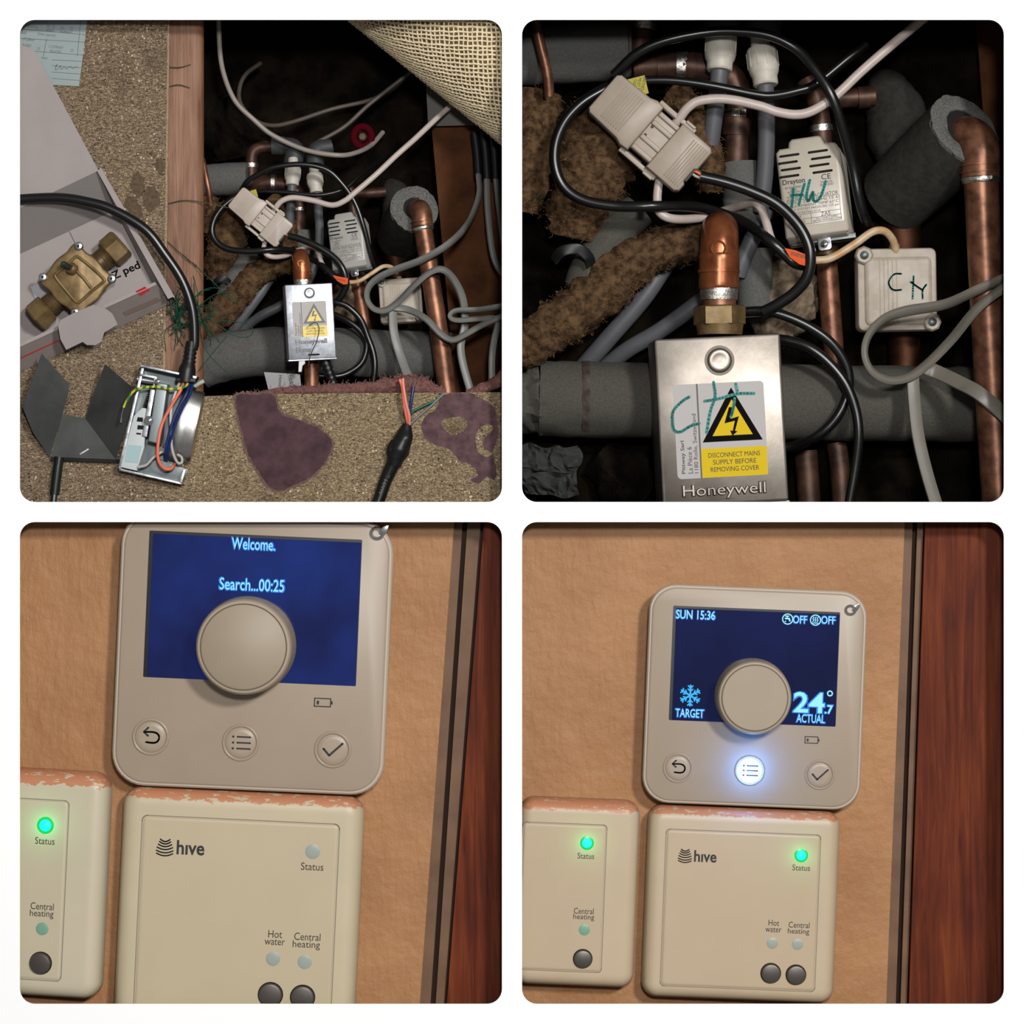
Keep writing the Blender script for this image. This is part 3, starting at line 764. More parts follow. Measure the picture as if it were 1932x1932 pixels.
def actuator(label, cx, cy, d, rot, sc, mat, marker, tilt):
    """slim white valve actuator; px units of the upper right picture"""
    t = T('valve_actuator', label, 'actuator', cx, cy, d, rot, tilt[0], tilt[1], None, sc)
    o = [(-56, -80), (-52, -86), (52, -86), (58, -80), (58, 60), (50, 78), (44, 80), (32, 80), (28, 92), (22, 95), (-26, 95), (-32, 90), (-34, 80), (-50, 80), (-57, 73)]
    body = t.add('case', loft(o, [(-3, -52), (-2, -40), (-1, -8), (0, -6), (0, 8), (2.5, 13), (7, 16)]), mat)
    t.add('lower_lip', loft([(-54, -84), (56, -84), (56, -64), (-54, -64)], [(0, 8), (0, 15), (2, 17)]), mat)
    for x, n in ((-34, 0), (22, 1)):
        for k in range(4):
            ox = (4 if k % 2 == 0 else -3) + (n * (-8 if k % 2 == 0 else 6))
            t.add('vent_slot', stroke([(x - 17 + ox * .6, 65 - k * 12.5), (x + 15 + ox * .6, 65 - k * 12.5)], 4.4, 15.9, .5), SLOT, body)
    L = [('Drayton', -30, 16, 40, 12, .015), ('CE', 28, 18, 17, 10, .0), ('MADE IN\nENGLAND', 28, 6, 24, 9, 0), ('401 SOUTHWAY\nDRIVE\nPLYMOUTH\nPL6 6 UK', -32, 0, 30, 17, 0),
         ('ZONE VALVE ACTUATOR', 0, -13, 92, 7, 0), ('VOLT 230V 50Hz 15 6', 0, -21, 90, 5, 0), ('MAX AMBIENT TEMP 62\u00b0C', 0, -28, 90, 5, 0), ('MAX SYSTEM PRESSURE 125 psi', 0, -35, 90, 5, 0),
         ('SWITCH RATING 3(1)A', -16, -41, 56, 5, 0), ('ZA5', 20, -48, 17, 7, 0), ('MOTOR', -34, -48, 22, 5, 0), ('WARNING', -32, -57, 28, 6, .01), ('DISCONNECT SUPPLY\nBEFORE REMOVING COVER', 22, -57, 50, 7, 0)]
    for s, x, y, w, h, b in L:
        t.add('printed_text', txt(s, x, y, w, h, 16, .4, bold=b), INK if h > 9 else INKG, body)
    fr = [stroke(q, .7, 16.1, .3, cap=False) for q in ([(-46, -17.5), (47, -17.5)], [(-46, -44), (47, -44)], [(-46, -52.5), (47, -52.5)], [(-6, -44), (-6, -62)], [(47, -17.5), (47, -62)], [(-46, -17.5), (-46, -62)], [(-46, -62), (47, -62)])]
    t.add('printed_rule', join(*fr), INKG, body)
    if marker:
        for pts in ([(1499, 358), (1498, 376), (1496, 396)], [(1520, 350), (1514, 372), (1510, 390)], [(1495, 372), (1504, 371), (1517, 371)],
                    [(1530, 343), (1524, 372), (1527, 383), (1532, 376), (1536, 366), (1537, 380), (1543, 384), (1552, 372), (1560, 346)]):
            t.add('marker_stroke', stroke(t.locs(pts), 4.6, 17.4, .4, True), MARKER, body)
    br = t.add('fixing_lug', slab(rrect(24, 26, 6, 4, 10, -96), -14, -8, 1), STEEL)
    t.add('screw', shift(lathe([(7, -8), (7, -5), (4, -3)], 14), 10, -98), CHROME, br)
    t.add('base_plate', box(-50, 66, -92, -82, -30, -18, 1), STEELD)
    return t
def valve_cover(label, cx, cy, d, rot, sc, mat, pale, marker, tilt, h=378):
    """metal actuator cover with warning label; px units of the upper right picture, top edge at local y = 190"""
    t = T('motor_valve_cover', label, 'valve cover', cx, cy, d, rot, tilt[0], tilt[1], None, sc)
    yb = 190 - h
    cov = t.add('cover', loft(rrect(240, h, 6, 3, 0, (190 + yb) / 2), [(0, -120), (0, -5), (1.5, -1.5), (5, 0)]), mat)
    t.add('edge_flange', box(-122, 122, yb - 6, yb + 2, -118, -4, 1), mat)
    rx, ry = 2, 144
    rv = t.add('rivet', shift(lathe([(24, 0), (22, 2.5), (19, 3.6), (14, 3.9), (12, 3.4), (4, 3.4)], 32), rx, ry), mat)
    t.add('rivet_ring', shift(lathe([(28.5, -.5), (28.5, .6)], 32), rx, ry), LABELG if pale else M('rivet_shade', (96, 88, 80), .5, .6), rv)
    lx, ly, lw, lh = -3, 13, 172, 178
    st = t.add('label_sticker', slab(rrect(lw, lh, 8, 4, lx, ly), -.4, .8), LABELW)
    x0, x1, y0, y1 = lx - lw / 2, lx + lw / 2, ly - lh / 2, ly + lh / 2
    t.add('label_line', box(x0 + 44, x0 + 47, y0, y1, .8, 1.1), INKG, st)
    yel = LABELY2 if pale else LABELY; blk = LABELG if pale else LABELK
    t.add('yellow_panel', box(x0 + 47, x1 - .5, y0 + .5, y0 + 55, .8, 1.2), yel, st)
    tr = [(x0 + 51, y0 + 67), (x1 - 7, y0 + 67), ((x0 + 44 + x1) / 2 + 2, y1 - 10)]
    t.add('warning_triangle', loft(tr, [(0, .8), (0, 1.2)]), blk, st)
    t.add('triangle_field', loft(tr, [(11, 1.2), (11, 1.6)]), yel, st)
    mx, my = (x0 + 44 + x1) / 2 + 2, y0 + 67
    t.add('lightning_bolt', join(slab([(mx - 6, my + 64), (mx + 4, my + 64), (mx - 4, my + 42), (mx + 12, my + 46), (mx + 3, my + 18), (mx - 1, my + 19), (mx + 4, my + 38), (mx - 16, my + 34)], 1.6, 2.0),
                                slab([(mx - 6, my + 20), (mx - 2, my + 10), (mx + 8, my + 18)], 1.6, 2.0)), blk, st)
    for i, s in enumerate(('DISCONNECT MAINS', 'SUPPLY BEFORE', 'REMOVING COVER')):
        t.add('label_text', txt(s, (x0 + 47 + x1) / 2, y0 + 42 - i * 13.5, (98, 82, 92)[i], 9, 1.2, .3), INK, st)
    for i, (s, w) in enumerate((('Pittway Sarl', 62), ('La Pi\u00e8ce 6', 50), ('1180 Rolle, Switzerland', 112))):
        t.add('label_text', txt(s, x0 + 13 + i * 12, y0 + 10 + w / 2, w, 9, .8, .3, 90, bold=.012 if i == 0 else 0), INK, st)
    for s, yy, w in (('Honeywell', -102, 160), ('Home', -138, 72)):
        if yy > yb + 10:
            t.add('embossed_name', txt(s, -2 if w > 100 else -44, yy, w, 30 if w > 100 else 26, -.2, 4.5, bold=.02, relief=.05), mat if not pale else M('emboss_grey', (136, 139, 144), .6, .0), cov, sharp=60)
    if yb < -170: t.add('slot', slab(rrect(58, 9, 4, 3, 8, -166), -.3, .5), SLOT, cov)
    if marker:
        for pts in ([(1300, 749), (1287, 757), (1270, 775), (1268, 794), (1271, 811), (1283, 815), (1302, 804), (1319, 799)], [(1346, 721), (1349, 748), (1340, 776), (1333, 816)],
                    [(1329, 757), (1357, 752), (1391, 743), (1423, 742)], [(1388, 724), (1391, 738)], [(1386, 752), (1383, 772), (1379, 786)]):
            t.add('marker_stroke', stroke(t.locs(pts), 5.5, 2.0, .4, True), MARKER, st)
    return t
def felt(name, label, pts, r, cat='pipe lagging', seed=1, hair=260, hl=9):
    hair = int(hair * 2.4)
    g = wtube(pts, r, 22, 10, 0.28, 45)
    V, F = g
    c = sum(V, Vector()) / len(V)
    o = bpy.data.objects.new(name, mesh(name, ([v - c for v in V], F), 80)); o.location = c
    o.data.materials.append(FELT); COL.objects.link(o); tag(o, label, cat)
    rn = random.Random(seed); gs = []
    for _ in range(hair):
        v = rn.choice(V); u = Vector((rn.uniform(-1, 1), rn.uniform(-1.2, .4), rn.uniform(-1, 1))).normalized(); w = Vector((rn.uniform(-1, 1), rn.uniform(-1, .3), rn.uniform(-1, 1))).normalized()
        L = hl * S * rn.uniform(.5, 1.3)
        gs.append(tube([v - c, v - c + u * L * .5, v - c + u * L * .6 + w * L * .6], 0.00026, 3, 2))
    f = bpy.data.objects.new('fibres', mesh('fibres', join(*gs))); f.data.materials.append(FELTF); COL.objects.link(f); f.parent = o
    tag(f, None, None, None, 'stuff')
    return o
def foam_elbow(label, tail, mouth, ro, ri, pipe, rp, solder_at, mat):
    """copper pipe turning out of a cut foam sleeve; all points (px, py, depth)"""
    f = T('foam_sleeve', label[0], 'pipe lagging', mouth[0], mouth[1], mouth[2])
    k = S * fac(mouth[2])
    A = P(*tail); Bm = P(*mouth); ax = axis(A, Bm); L = (Bm - A).length / k
    sl = lathe([(ro * .96, 0), (ro, L * .4), (ro * 1.02, L - 2)], 36)
    f.addw('sleeve', xf(([Vector(v) * k for v in sl[0]], sl[1]), ax), M('foam_sleeve_dark', (52, 51, 46), .85, var=.2, vs=60, bump=.4, bs=300, spec=.1))
    ring = lathe([(ri, L - 8), (ri, L + .5), (ri * 1.05, L + 1.5), (ro * .9, L + 1.5), (ro * 1.02, L - 1), (ro * 1.02, L - 8)], 40)
    V = []
    for v in ring[0]:
        q = 1 + 0.05 * noise.noise(Vector((v.x, v.y, v.z)) * 0.11) + .03 * noise.noise(Vector((v.x, v.y, v.z)) * .4)
        V.append(Vector((v.x * q, v.y * q, v.z + 4 * noise.noise(Vector((v.x, v.y, 3)) * .06))) * k)
    f.addw('cut_end', xf((V, ring[1]), ax), FOAMCUT)
    f.addw('sleeve_hole', xf(([Vector(v) * k for v in lathe([(ri * .98, L - 3), (ri * .98, L - 1)], 32)[0]], lathe([(ri * .98, L - 3), (ri * .98, L - 1)], 32)[1]), ax), SLOT)
    t = T('copper_pipe', label[1], 'pipe', pipe[-1][0], pipe[-1][1], pipe[-1][2])
    t.addw('elbow', wtube(pipe[:4], [rp * 1.12] * 4, 28, 8), mat)
    t.addw('tube', wtube(pipe[3:], rp, 28, 4), mat)
    i = 3
    a, b = Vector(pipe[3]), Vector(pipe[4]); dr = (b - a).normalized()
    for kk, (o1, rr) in enumerate(((-rp * .35, 1.18), (-rp * .75, 1.17))):
        q = a + dr * o1
        t.addw('bead', wtube([tuple(q - dr * 1.6), tuple(q + dr * 1.6)], rp * rr, 28, 1), mat)
    t.addw('solder_ring', wtube([tuple(a - dr * 1), tuple(a + dr * rp * .16), tuple(a + dr * rp * .3)], [rp * 1.13, rp * 1.12, rp * 1.02], 28, 1, .12, 260), SOLDER)
    return f, t
def pushfit(label, top, a, b, r, sc=1.0, tail=None, tlabel=None):
    """off-white push-fit fitting from a to b, grey pipe leaving along tail"""
    t = T('push_fit_coupling', label, 'pipe fitting', a[0], a[1], a[2])
    k = S * fac(a[2]); ax = axis(P(*a), P(*b)); L = (P(*b) - P(*a)).length / k
    def lt(p, n=28):
        g = lathe(p, n); return xf(([Vector(v) * k for v in g[0]], g[1]), ax)
    t.addw('body', lt([(r * .9, 0), (r, L * .08), (r, L * .55), (r * .93, L * .68)]), OFFWHITE)
    t.addw('collet_nut', lt([(r * .93, L * .66), (r * .82, L * .78), (r * .82, L * .96), (r * .74, L), (r * .6, L)]), OFFWHITE)
    for i in range(10):
        an = 2 * math.pi * i / 10
        x, y = r * 1.0 * math.cos(an), r * 1.0 * math.sin(an)
        g = box(-r * .05, r * .05, -r * .03, r * .03, L * .1, L * .52)
        t.addw('grip_rib', xf(([ (Matrix.Translation((x, y, 0)) @ Matrix.Rotation(an + math.pi / 2, 4, 'Z') @ Vector(v)) * k for v in g[0]], g[1]), ax), OFFWHITE)
    if top: t.addw('stem', wtube(top, r * .62, 24, 2), OFFWHITE)
    if tail:
        solo('grey_plastic_pipe', wtube(tail, r * .56, 20, 6), GREYPIPE, tlabel, 'pipe')
    return t
def cable(name, pts, r, mat, label, cat='cable', n=12): return solo(name, wtube(pts, r, n, 8), mat, label, cat)
def grey_flat(pts, a, c, tw, label, mat=None):
    f = S * fac(pts[0][2])
    return solo('flat_grey_cable', flatcable(W(pts), a * f, c * f, tw, 8), mat or GREYC, label, 'cable')
# ================================================================ upper right niche: close view into the void
RUBM = RUBBLE
# thick lagged pipe across the bottom
t = T('lagged_pipe', 'thick grey foam lagged pipe crossing the upper right picture behind the large metal cover', 'pipe', 1015, 757, 300)
t.addw('foam_sleeve', wtube([(1018, 752, 300), (1100, 754, 300), (1400, 758, 300), (1700, 762, 300), (1852, 764, 300)], [70, 72, 72, 71, 70], 40, 6, .05, 30), FOAMD)
t.addw('torn_end', wtube([(975, 757, 300), (1000, 757, 300), (1022, 755, 300)], [54, 58, 66], 28, 3, .25, 40), FOAMD)
t.addw('tape_mark', wtube([(1098, 754, 300), (1112, 754, 300)], [73.2, 73.2], 30, 2, .03, 40), M('brown_tape', (48, 30, 24), .8, c2=(78, 70, 62), vs=40))
t.addw('copper_end', wtube([(1845, 764, 300), (1960, 768, 300)], 30, 20, 2), COPPERD)
# lagged pipe at the upper left corner
t = T('lagged_pipe', 'short grey foam lagged pipe at the top left corner of the upper right picture', 'pipe', 1085, 98, 290)
t.addw('foam_sleeve', wtube([(972, 108, 300), (1080, 100, 295), (1150, 97, 290), (1186, 96, 288)], [56, 57, 56, 55], 32, 6, .04, 30), FOAM)
t.addw('cut_end', wtube([(1184, 96, 288), (1190, 96, 288)], [55, 53], 32, 3, .08, 120), FOAMD)
cable('thin_copper_pipe', [(1004, 5, 190), (1014, 60, 190), (1026, 110, 195), (1034, 150, 200), (1036, 182, 205)], 10, COPPER, 'thin copper tube hanging over the grey lagging at top left of the upper right picture', 'pipe', 16)
# dark copper run along the top
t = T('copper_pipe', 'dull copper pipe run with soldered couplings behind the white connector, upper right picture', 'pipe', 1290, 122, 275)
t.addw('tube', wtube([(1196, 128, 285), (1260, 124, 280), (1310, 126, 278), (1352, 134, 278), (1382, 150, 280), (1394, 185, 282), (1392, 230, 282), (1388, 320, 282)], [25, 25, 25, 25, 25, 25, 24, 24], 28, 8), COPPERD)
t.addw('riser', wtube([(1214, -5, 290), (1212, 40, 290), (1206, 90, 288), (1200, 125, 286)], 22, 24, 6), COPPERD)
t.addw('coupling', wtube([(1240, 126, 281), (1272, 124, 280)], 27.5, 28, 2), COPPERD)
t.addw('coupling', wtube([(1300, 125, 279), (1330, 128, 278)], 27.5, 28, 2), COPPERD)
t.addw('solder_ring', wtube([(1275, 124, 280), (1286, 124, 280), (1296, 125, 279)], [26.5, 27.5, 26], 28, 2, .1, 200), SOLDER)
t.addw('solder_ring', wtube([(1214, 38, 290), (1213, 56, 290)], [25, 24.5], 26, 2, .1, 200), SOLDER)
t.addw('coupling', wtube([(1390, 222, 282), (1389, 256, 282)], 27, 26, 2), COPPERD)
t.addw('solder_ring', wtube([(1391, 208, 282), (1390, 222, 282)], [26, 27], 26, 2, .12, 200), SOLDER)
t = T('lagged_pipe', 'grey foam sleeve on the upright copper pipe right of the white connector, upper right picture', 'pipe lagging', 1398, 360, 280)
t.addw('foam_sleeve', wtube([(1394, 308, 282), (1398, 360, 280), (1404, 430, 280)], [37, 37, 36], 28, 5, .04, 60), FOAM)
# felt lagging
felt('felt_lagging', 'brown hair felt wrapped pipe running diagonally below the connector, upper right picture', [(972, 668, 275), (1030, 628, 270), (1090, 585, 265), (1150, 530, 262), (1205, 488, 262), (1262, 462, 265), (1330, 452, 275)], [40, 46, 50, 48, 44, 40, 34], seed=2, hair=420, hl=10)
felt('felt_lagging', 'wide brown hair felt pad directly under the white connector, upper right picture', [(1142, 190, 275), (1136, 250, 270), (1118, 320, 268), (1096, 385, 270), (1082, 450, 275)], [52, 72, 78, 62, 44], seed=3, hair=420, hl=10)
felt('felt_lagging', 'brown hair felt roll at the left edge below the grey lagging, upper right picture', [(1018, 175, 285), (1004, 250, 280), (996, 330, 280), (985, 400, 285)], [40, 50, 48, 34], seed=4, hair=240, hl=10)
felt('felt_lagging', 'brown hair felt strip curling out at the right side of the connector, upper right picture', [(1262, 175, 250), (1302, 205, 245), (1328, 270, 240), (1340, 320, 242), (1338, 362, 248)], [22, 28, 30, 30, 22], seed=5, hair=240, hl=10)
solo('foam_pipe', wtube([(1204, 395, 285), (1160, 440, 280), (1118, 500, 280), (1098, 545, 285)], [36, 38, 38, 36], 28, 6, .04, 60), FOAMD, 'grey foam covered pipe slanting between the two felt wraps, upper right picture', 'pipe')
solo('dark_tape_scrap', flatcable(W([(1044, 492, 225), (1060, 474, 212), (1090, 470, 210), (1110, 484, 218), (1116, 500, 228)]), .011, .0012, [30, 10, -10, 20, 30], 6), BLACKP, 'black tape scrap beside the slanting foam pipe, upper right picture', 'tape')
# grey plastic pipes
solo('grey_plastic_pipe', wtube([(1300, 430, 340), (1262, 490, 320), (1214, 562, 318), (1150, 636, 335), (1106, 686, 360), (1084, 710, 386)], 17, 20, 8), GREYPIPE, 'long grey plastic pipe slanting down to the lagged pipe, upper right picture', 'pipe')
solo('grey_plastic_pipe', wtube([(1410, 500, 290), (1330, 562, 290), (1248, 622, 318), (1184, 660, 345), (1128, 704, 388)], 16, 20, 8), GREYPIPE, 'lower grey plastic pipe passing behind the brass nut, upper right picture', 'pipe')
solo('grey_plastic_pipe', wtube([(1446, 395, 262), (1424, 440, 260), (1402, 490, 262), (1392, 520, 268)], 16, 20, 6), GREYPIPE, 'short grey plastic pipe beside the shiny copper elbow, upper right picture', 'pipe')
solo('foam_pipe', wtube([(1424, 470, 300), (1424, 530, 300), (1426, 600, 300)], 34, 28, 4, .03, 60), FOAM, 'upright grey foam tube right of the shiny copper elbow, upper right picture', 'pipe')
solo('rubble_lump', wtube([(1492, 480, 345), (1486, 550, 335), (1462, 610, 335), (1450, 650, 345)], [30, 62, 52, 30], 24, 10, .3, 30), RUBBLE, 'pale crumbly mortar lump behind the black cable knot, upper right picture', 'rubble')
# push fit couplings
for nm, (px, py) in (('a', (1362, 40)), ('b', (1440, 45))):
    solo('grey_fitting', wtube([(px + (20 if nm == 'b' else -4), py - 60, 250), (px, py - 10, 240), (px, py + 22, 232)], [36, 36, 32], 28, 4), GREYFIT,
         'dark grey pipe fitting above the %s white coupling, upper right picture' % ('left' if nm == 'a' else 'right'), 'pipe fitting')
pushfit('off-white push fit coupling on the left grey pipe, upper right picture', [(1362, 42, 225), (1361, 76, 215)], (1361, 66, 212), (1357, 134, 200), 30, 1,
        [(1358, 118, 205), (1356, 150, 205), (1350, 200, 215), (1342, 262, 228), (1334, 330, 245)], 'grey plastic pipe below the left white coupling, upper right picture')
pushfit('off-white push fit coupling on the right grey pipe, upper right picture', [(1432, 60, 225), (1436, 100, 218)], (1436, 92, 214), (1445, 162, 200), 29, 1,
        [(1443, 145, 205), (1445, 190, 212), (1446, 260, 228), (1443, 330, 240), (1434, 400, 252)], 'grey plastic pipe below the right white coupling, upper right picture')
# copper tee right of the couplings, dim foam behind
t = T('copper_pipe', 'dim copper tee above the white valve actuator, upper right picture', 'pipe', 1545, 215, 300)
t.addw('tube', wtube([(1520, 150, 305), (1540, 190, 300), (1548, 230, 298), (1552, 290, 296)], 19, 22, 5), COPPERD)
t.addw('branch', wtube([(1540, 195, 300), (1580, 187, 302), (1650, 182, 306)], 18, 22, 3), COPPERD)
t.addw('coupling', wtube([(1618, 185, 304), (1640, 183, 305)], 21, 22, 2), COPPERD)
t.addw('solder_ring', wtube([(1549, 236, 298), (1550, 248, 298)], 21, 22, 2, .1, 200), SOLDER)
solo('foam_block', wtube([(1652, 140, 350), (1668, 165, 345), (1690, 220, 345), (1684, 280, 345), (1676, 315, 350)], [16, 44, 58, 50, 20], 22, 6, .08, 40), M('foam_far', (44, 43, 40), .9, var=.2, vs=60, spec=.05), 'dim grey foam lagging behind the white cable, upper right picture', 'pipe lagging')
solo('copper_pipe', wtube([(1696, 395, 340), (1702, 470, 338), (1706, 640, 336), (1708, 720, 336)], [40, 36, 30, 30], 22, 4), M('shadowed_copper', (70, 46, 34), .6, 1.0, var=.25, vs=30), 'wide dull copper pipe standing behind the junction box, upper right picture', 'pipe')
t = T('copper_pipe', 'upright copper pipe under the white valve actuator, upper right picture', 'pipe', 1570, 690, 300)
t.addw('tube', wtube([(1556, 450, 290), (1562, 520, 292), (1568, 600, 294), (1576, 720, 297)], 20, 24, 4), COPPER)
t.addw('coupling', wtube([(1557, 462, 290), (1558, 482, 290)], 25, 24, 2), BRASSD)
solo('copper_pipe', wtube([(1578, 835, 330), (1584, 880, 330), (1590, 962, 330)], 19, 22, 3), COPPERD, 'dim copper pipe below the lagged pipe beside the black cable, upper right picture', 'pipe')
solo('copper_pipe', wtube([(1520, 850, 345), (1528, 962, 345)], 22, 22, 2), COPPERD, 'dark copper pipe close to the right edge of the large metal cover, upper right picture', 'pipe')
# foam sleeve with copper elbow, right side
foam_elbow(('dark grey foam sleeve with ragged cut end around the right copper elbow, upper right picture', 'tall copper pipe with soldered elbow at the right edge of the upper right picture'),
           (1690, 372, 330), (1822, 244, 150), 76, 44, [(1800, 270, 205), (1826, 256, 150), (1848, 278, 124), (1851, 336, 120), (1862, 560, 122), (1876, 800, 126), (1886, 962, 130)], 33, 3, COPPER)
solo('brown_board', sheet([(1840, 10), (1985, 10), (1985, 960), (1910, 960)], 340, 14), BROWNWOOD, 'dark brown board at the right edge behind the copper pipe, upper right picture', 'board')
# copper elbow and brass nut
t = T('copper_elbow', 'shiny orange copper elbow on a brass nut above the large metal cover, upper right picture', 'pipe fitting', 1357, 620, 150)
t.addw('bend', wtube([(1356, 520, 150), (1357, 486, 150), (1358, 456, 152), (1358, 440, 162), (1358, 434, 182), (1358, 434, 208)], [37, 37, 36, 35.5, 35, 35], 32, 8), COPPERB)
t.addw('socket', wtube([(1356, 545, 150), (1356, 540, 150), (1357, 512, 150), (1357, 484, 150), (1357, 478, 150)], [36.5, 38, 38, 38.5, 36], 32, 3), COPPERB)
t.addw('bead', wtube([(1356, 515, 150), (1356, 509, 150)], 40, 32, 1), COPPERB)
dn = [P(1355 + 13 * math.cos(a), 468 - 13 * math.sin(a), 114) for a in [2 * math.pi * i / 20 for i in range(20)]]
t.addw('stamped_ring', tube(dn, 0.0024, 8, 1, True), COPPERB)
t.addw('solder_ring', wtube([(1356, 543, 150), (1356, 552, 150), (1356, 566, 150)], [35, 36, 33.5], 30, 2, .08, 160), SOLDER)
t.addw('pipe_stub', wtube([(1357, 560, 150), (1358, 590, 150)], 32, 28, 1), COPPER)
hx = xf(([Vector(v) * S * fac(150) for v in loft([(49 * math.cos(math.pi / 3 * i + .42), 49 * math.sin(math.pi / 3 * i + .42)) for i in range(6)], [(4, 0), (0, 3), (0, 35), (4, 38)])[0]],
         loft([(49, 0)] * 6, [(4, 0), (0, 3), (0, 35), (4, 38)])[1]), axis(P(1358, 615, 150), P(1357, 570, 150)))
t.addw('hex_nut', hx, BRASS)
t.addw('brass_collar', wtube([(1358, 632, 150), (1358, 612, 150)], [42, 45], 32, 1), BRASS)
# the large metal cover with the warning label
valve_cover('large metal valve cover with bright yellow warning label and green marker, upper right picture', 1363, 824, 112, -3, 1.0, STEELW, False, True, (0, 3), 318)
# white actuator with marker letters
actuator('white plastic valve actuator marked HW in green pen, upper right picture', 1533, 359, 205, -7, 1.06, ACTW2, True, (-7, -11))
# junction box
def junction(label, cx, cy, d, rot, sc, marker, tilt=(0, 0)):
    t = T('junction_box', label, 'junction box', cx, cy, d, rot, tilt[0], tilt[1], None, sc)
    o = [(-76, -80), (40, -80), (40, -72), (52, -62), (62, -52), (72, -52), (76, -48), (76, 64), (62, 78), (-38, 78), (-44, 52), (-58, 44), (-76, 44)]
    b = t.add('case', loft(rrect(150, 156, 12, 4, 0, -1), [(0, -50), (0, -6), (2, -2), (5, -1)]), JBOX)
    lid = t.add('lid', rrloft(126, 128, 10, [(0, -2), (0, 2), (3, 5), (8, 6)], 5, 2, -4), JBOX)
    for k in range(5): t.add('lid_rib', box(-34 + k * 8, -32.4 + k * 8, -64, 56, 5.5, 7, .4), JBOX, lid)
    for x, y in ((-62, 64), (64, -64)):
        lg = t.add('screw_lug', shift(lathe([(18, -8), (18, 3), (14, 8), (11, 8)], 8), x, y), JBOX)
        t.add('screw', shift(lathe([(8, 6), (8, 10), (3, 12)], 14), x, y), STEELD, lg)
    t.add('cable_gland', shift(lathe([(11, -6), (9, 6)], 16, Matrix.Rotation(-math.pi / 2, 4, 'X')), -2, 80, -18), JBOX)
    if marker:
        for pts in ([(1723, 521), (1722, 540), (1721, 564)], [(1717, 532), (1728, 540), (1740, 548)], [(1747, 537), (1740, 548), (1740, 564)], [(1700, 517), (1686, 518), (1676, 532), (1680, 544), (1688, 548), (1700, 547)]):
            t.add('marker_stroke', stroke(t.locs(pts), 3.4, 7.2, .4, True), MARKER, lid)
    return t
junction('cream square junction box with green pen marks, upper right picture', 1693, 545, 215, -1, 1.0, True)
# the white connector and its cables
connector('white plastic plug and socket cable connector lying on felt, upper right picture', 1224, 250, 150, 41, 1.0, CONN2, (0, 0))
t = T('yellow_warning_tag', 'small yellow warning tag behind the white connector, upper right picture', 'tag', 1204, 158, 160, 12)
t.add('tag_sheet', slab(t.locs([(1184, 150), (1216, 142), (1224, 176), (1194, 184)]), 0, 1.2), YELTAG)
for i, s in enumerate(('EARTHED', 'MUST BE', 'THIS APP')): t.add('printed_text', txt(s, *t.loc(1214 - i * 9, 158 + i * 2), 26, 6, 1.2, .3, -90), INK)
for i, (pts, m) in enumerate((([(1298, 317, 152), (1310, 322, 146), (1324, 330, 146)], WIREO), ([(1300, 322, 154), (1312, 332, 150), (1324, 336, 148)], WIREW), ([(1302, 314, 156), (1314, 320, 152), (1325, 328, 150)], WIREK))):
    cable('core_wire', pts, 2.6, m, '%s core wire between the connector and the black cable, upper right picture' % ('orange', 'white', 'green')[i], 'wire', 8)
KN = 'upper right picture'
cable('black_cable', [(1158, 142, 172), (1199, 103, 150), (1248, 79, 140), (1321, 63, 135), (1381, 59, 135), (1450, 67, 138), (1503, 93, 138), (1540, 135, 124), (1569, 181, 117), (1588, 237, 130), (1608, 310, 160), (1620, 371, 168), (1630, 408, 185), (1640, 425, 240), (1652, 430, 330)], 9.5, BLACKC, 'black cable arching over the white couplings, ' + KN)
cable('black_cable', [(1150, 165, 175), (1136, 171, 172), (1097, 195, 165), (1065, 230, 160), (1048, 273, 158), (1048, 317, 158), (1065, 354, 158), (1102, 378, 155), (1162, 389, 148), (1235, 389, 140), (1308, 390, 192), (1357, 402, 236), (1406, 421, 212), (1450, 452, 165), (1479, 478, 160), (1496, 494, 158), (1514, 500, 165), (1524, 490, 175)], 10.5, BLACKC, 'black cable looping around the left of the white connector, ' + KN)
cable('black_cable', [(1180, 155, 178), (1211, 152, 172), (1272, 152, 165), (1345, 162, 160), (1418, 177, 160), (1454, 181, 162), (1503, 172, 165), (1540, 158, 170), (1600, 110, 180), (1635, 84, 190)], 8.5, BLACKC, 'black cable passing across both grey plastic pipes, ' + KN)
cable('black_cable', [(1322, 333, 147), (1369, 344, 145), (1418, 361, 145), (1466, 385, 145), (1503, 421, 142), (1523, 456, 140), (1529, 488, 140), (1522, 524, 145), (1498, 553, 155), (1466, 575, 165), (1440, 588, 175)], 11, BLACKC, 'black cable plugged into the connector and crossing the white actuator, ' + KN)
cable('black_cable', [(1408, 588, 205), (1442, 587, 195), (1479, 595, 190), (1527, 617, 190), (1566, 645, 192), (1592, 680, 196), (1602, 714, 200), (1597, 750, 205), (1576, 791, 205), (1539, 825, 215), (1490, 843, 256), (1430, 850, 262)], 9.5, BLACKC, 'black cable loop around the lagged pipe right of the metal cover, ' + KN)
cable('black_cable', [(1470, 640, 205), (1490, 643, 195), (1527, 656, 185), (1564, 685, 182), (1595, 724, 180), (1614, 772, 180), (1620, 821, 180), (1614, 881, 185), (1600, 962, 190)], 9.5, BLACKC, 'black cable falling to the bottom edge right of the metal cover, ' + KN)
cable('white_cable', [(1272, 236, 165), (1283, 222, 155), (1298, 203, 148), (1321, 190, 145), (1369, 187, 143), (1430, 199, 142), (1466, 211, 142), (1503, 216, 140), (1535, 208, 138), (1576, 181, 140), (1625, 135, 145), (1673, 93, 150), (1734, 42, 158), (1785, 0, 165)], 9, WHITEC, 'white cable running from the connector to the top right, ' + KN)
